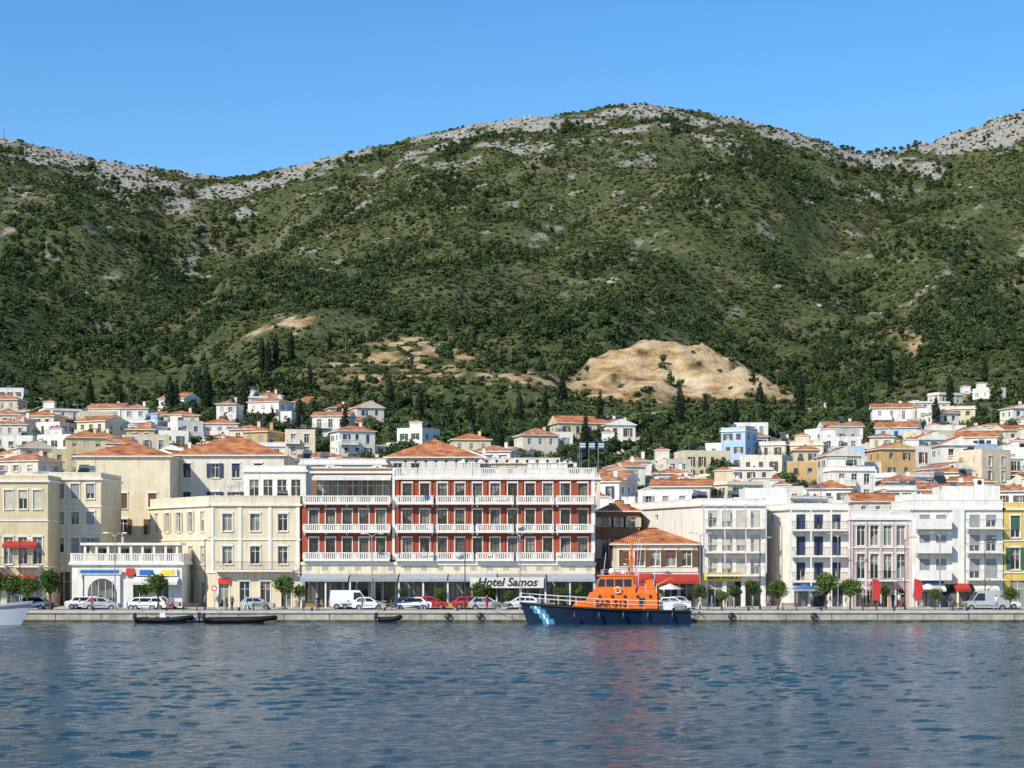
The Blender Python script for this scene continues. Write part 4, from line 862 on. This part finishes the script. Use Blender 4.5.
spart(mb,'mast_and_aerials')
mb=MB()
for s in (-1,1):
    rail([(r[-1][0],s*(r[-1][1]-.15),r[-1][2]) for r in rows[::9]][:11])
    for k in range(5): x=2+k*2.6; mb.tube([(x,s*2.75,.7),(x,s*2.75,1.15),(x,s*2.75,1.4)],[.17,.17,.05],BLACK,8)
for x,y in ((16.2,0),(15.2,.5)): mb.box(x-.2,x+.2,y-.2,y+.2,2.1,2.6,GRY)
mb.tube([(17.3,-.2,2.2),(19,-1.6,1.8),(21,-3.1,1.35)],.03,WP,4); mb.tube([(.4,-1.8,1.5),(-1.5,-3.3,1.35)],.03,WP,4)
bpart(mb,'railings_fenders_and_mooring_lines')
t=text('SAR-513',.95,(9.6,2.0,D+.3),BLACK,SS,'registration_lettering',.01); t.rotation_euler=(math.radians(90),0,math.pi)
def rib(x,y,L,rz,tc,cons):
    mb=MB(); W=.95*L/5.5; P=[(0,-W,.38),(L*.55,-W,.4),(L*.75,-W*.85,.45),(L*.9,-W*.5,.55),(L*.98,0,.62),(L*.9,W*.5,.55),(L*.75,W*.85,.45),(L*.55,W,.4),(0,W,.38)]
    PP=[]
    for a,b in zip(P[:-1],P[1:]):
        for k in range(4): PP.append(tuple(a[i]+(b[i]-a[i])*k/4 for i in range(3)))
    PP.append(P[-1]); mb.tube(PP,.27,tc,10)
    mb.hexa([(0,-W*.3,-.25),(L*.8,-.1,-.1),(L*.8,.1,-.1),(0,W*.3,-.25)],[(0,-W*.9,.25),(L*.85,-W*.5,.35),(L*.85,W*.5,.35),(0,W*.9,.25)],GRY)
    if cons:
        mb.hexa([(L*.4,-.35,.25),(L*.55,-.35,.25),(L*.55,.35,.25),(L*.4,.35,.25)],[(L*.42,-.3,1.1),(L*.5,-.3,1.15),(L*.5,.3,1.15),(L*.42,.3,1.1)],WP); mb.box(L*.22,L*.34,-.35,.35,.25,.75,OCHRE)
        mb.tube([(L*.08,-.6,.5),(L*.08,-.6,1.7),(L*.08,.6,1.7),(L*.08,.6,.5)],.03,ALU,6)
    mb.hexa([(-.45,-.2,.45),(-.02,-.2,.45),(-.02,.2,.45),(-.45,.2,.45)],[(-.4,-.15,1.1),(-.1,-.15,1.15),(-.1,.15,1.15),(-.4,.15,1.1)],BLACK); mb.tube([(-.25,0,-.4),(-.25,0,.5)],.08,BLACK,6)
    mb.obj('inflatable_boat',(x,y,0),rel=True,rz=rz)
rib(X(136,205),205.6,6.0,0.02,RUB,True); rib(X(205,204.5),205.2,7.6,.03,RUB,False); rib(X(196,206),206.8,3.4,math.pi,mat('grey_rubber',(.35,.36,.38),.6),False)
rib(X(378,206),206.6,2.4,0,RUB,False)
# white motor yacht, far left
mb=MB(); cfy=lambda cx,a,b: (HB if a<.0 else WP) if a<.72 or a>=.88 else GRY
rw=hull(mb,13,4,1.7,.5,cfy,WP,rake=2.6,n=40)
b=[(2,-1.5,1.6),(8.8,-1.4,1.7),(8.8,1.4,1.7),(2,1.5,1.6)]; t=[(2.2,-1.3,3.0),(6.8,-1.2,3.0),(6.8,1.2,3.0),(2.2,1.3,3.0)]; mb.hexa(b,t,WP)
for s in (-1,1): mb.hexa([(2.6,s*1.47,1.95),(7.8,s*1.40,2.0),(7.8,s*1.36,2.0),(2.6,s*1.43,1.95)],[(2.6,s*1.36,2.65),(7.0,s*1.29,2.65),(7.0,s*1.25,2.65),(2.6,s*1.32,2.65)],GLC)
mb.hexa([(1.5,-1.3,3.9),(5.5,-1.2,3.9),(5.5,1.2,3.9),(1.5,1.3,3.9)],[(1.6,-1.2,4.0),(5.3,-1.1,4.0),(5.3,1.1,4.0),(1.6,1.2,4.0)],WP)
for x,y in ((1.8,-1.1),(5,-1.1),(1.8,1.1),(5,1.1)): mb.tube([(x,y,3),(x,y,3.9)],.04,ALU,5)
for s in (-1,1): rail([(r[-1][0],s*(r[-1][1]-.1),r[-1][2]) for r in rw[16:38:3]],.7)
mb.obj('motor_yacht',(X(32,200)-13,200.5,0),rel=True)
# power line across the hillside
mb=MB(); pts=[(-330,760),(-70,800),(120,860),(330,900)]; zt=[]
for x,y in pts:
    z=float(HT(x,y)); h=13; mb.tube([(x,y,z-1),(x,y,z+h)],[.22,.13],WOOD,6); mb.box(x-1.1,x+1.1,y-.08,y+.08,z+h-.8,z+h-.6,WOOD); zt.append((x,y,z+h))
for a,b in zip(zt[:-1],zt[1:]):
    mb.tube([tuple(a[i]+(b[i]-a[i])*k/16-(9*4*(k/16)*(1-k/16)*.5 if i==2 else 0) for i in range(3)) for k in range(17)],.07,IRON,4)
mb.obj('power_line')
mb=MB(); x,y=X(4,1600),1600; z=float(HT(x,y)); mb.tube([(x,y,z-1),(x,y,z+15)],[.5,.2],ALU,6); mb.box(x-.8,x+.8,y-.8,y+.8,z+10,z+11,ALU); mb.obj('radio_mast')
# ------------------------------------------------------------- light, sky, camera
el=math.radians(38); az=math.radians(222)
to=Vector((math.sin(az)*math.cos(el),math.cos(az)*math.cos(el),math.sin(el)))
sd=bpy.data.lights.new('sun','SUN'); sd.energy=5.0; sd.angle=math.radians(.5); sd.color=(1,.92,.77); so=bpy.data.objects.new('sun',sd); so.rotation_euler=(-to).to_track_quat('-Z','Y').to_euler(); so.location=(-60,-60,120); COL.objects.link(so)
w=bpy.data.worlds.new('World'); SC.world=w; w.use_nodes=True; nt=w.node_tree; bg=nt.nodes['Background']; sk=nt.nodes.new('ShaderNodeTexSky'); sk.sky_type='NISHITA'; sk.sun_disc=False
sk.sun_elevation=el; sk.sun_rotation=az; sk.air_density=1.0; sk.dust_density=.1; sk.ozone_density=4.0
hs=nt.nodes.new('ShaderNodeHueSaturation'); hs.inputs['Saturation'].default_value=1.26; hs.inputs['Value'].default_value=1.2
nt.links.new(sk.outputs[0],hs.inputs['Color']); nt.links.new(hs.outputs[0],bg.inputs[0]); bg.inputs[1].default_value=.14
cd=bpy.data.cameras.new('camera'); cd.sensor_width=36; cd.lens=36*FP/1024; cd.shift_y=(HY-384)/1024; cd.clip_end=30000; cd.clip_start=.5
co=bpy.data.objects.new('camera',cd); co.location=(0,0,H0); co.rotation_euler=(math.radians(90),0,0); COL.objects.link(co); SC.camera=co
SC.view_settings.view_transform='Standard'; SC.view_settings.look='None'; SC.view_settings.exposure=0
print('houses',len(foot))
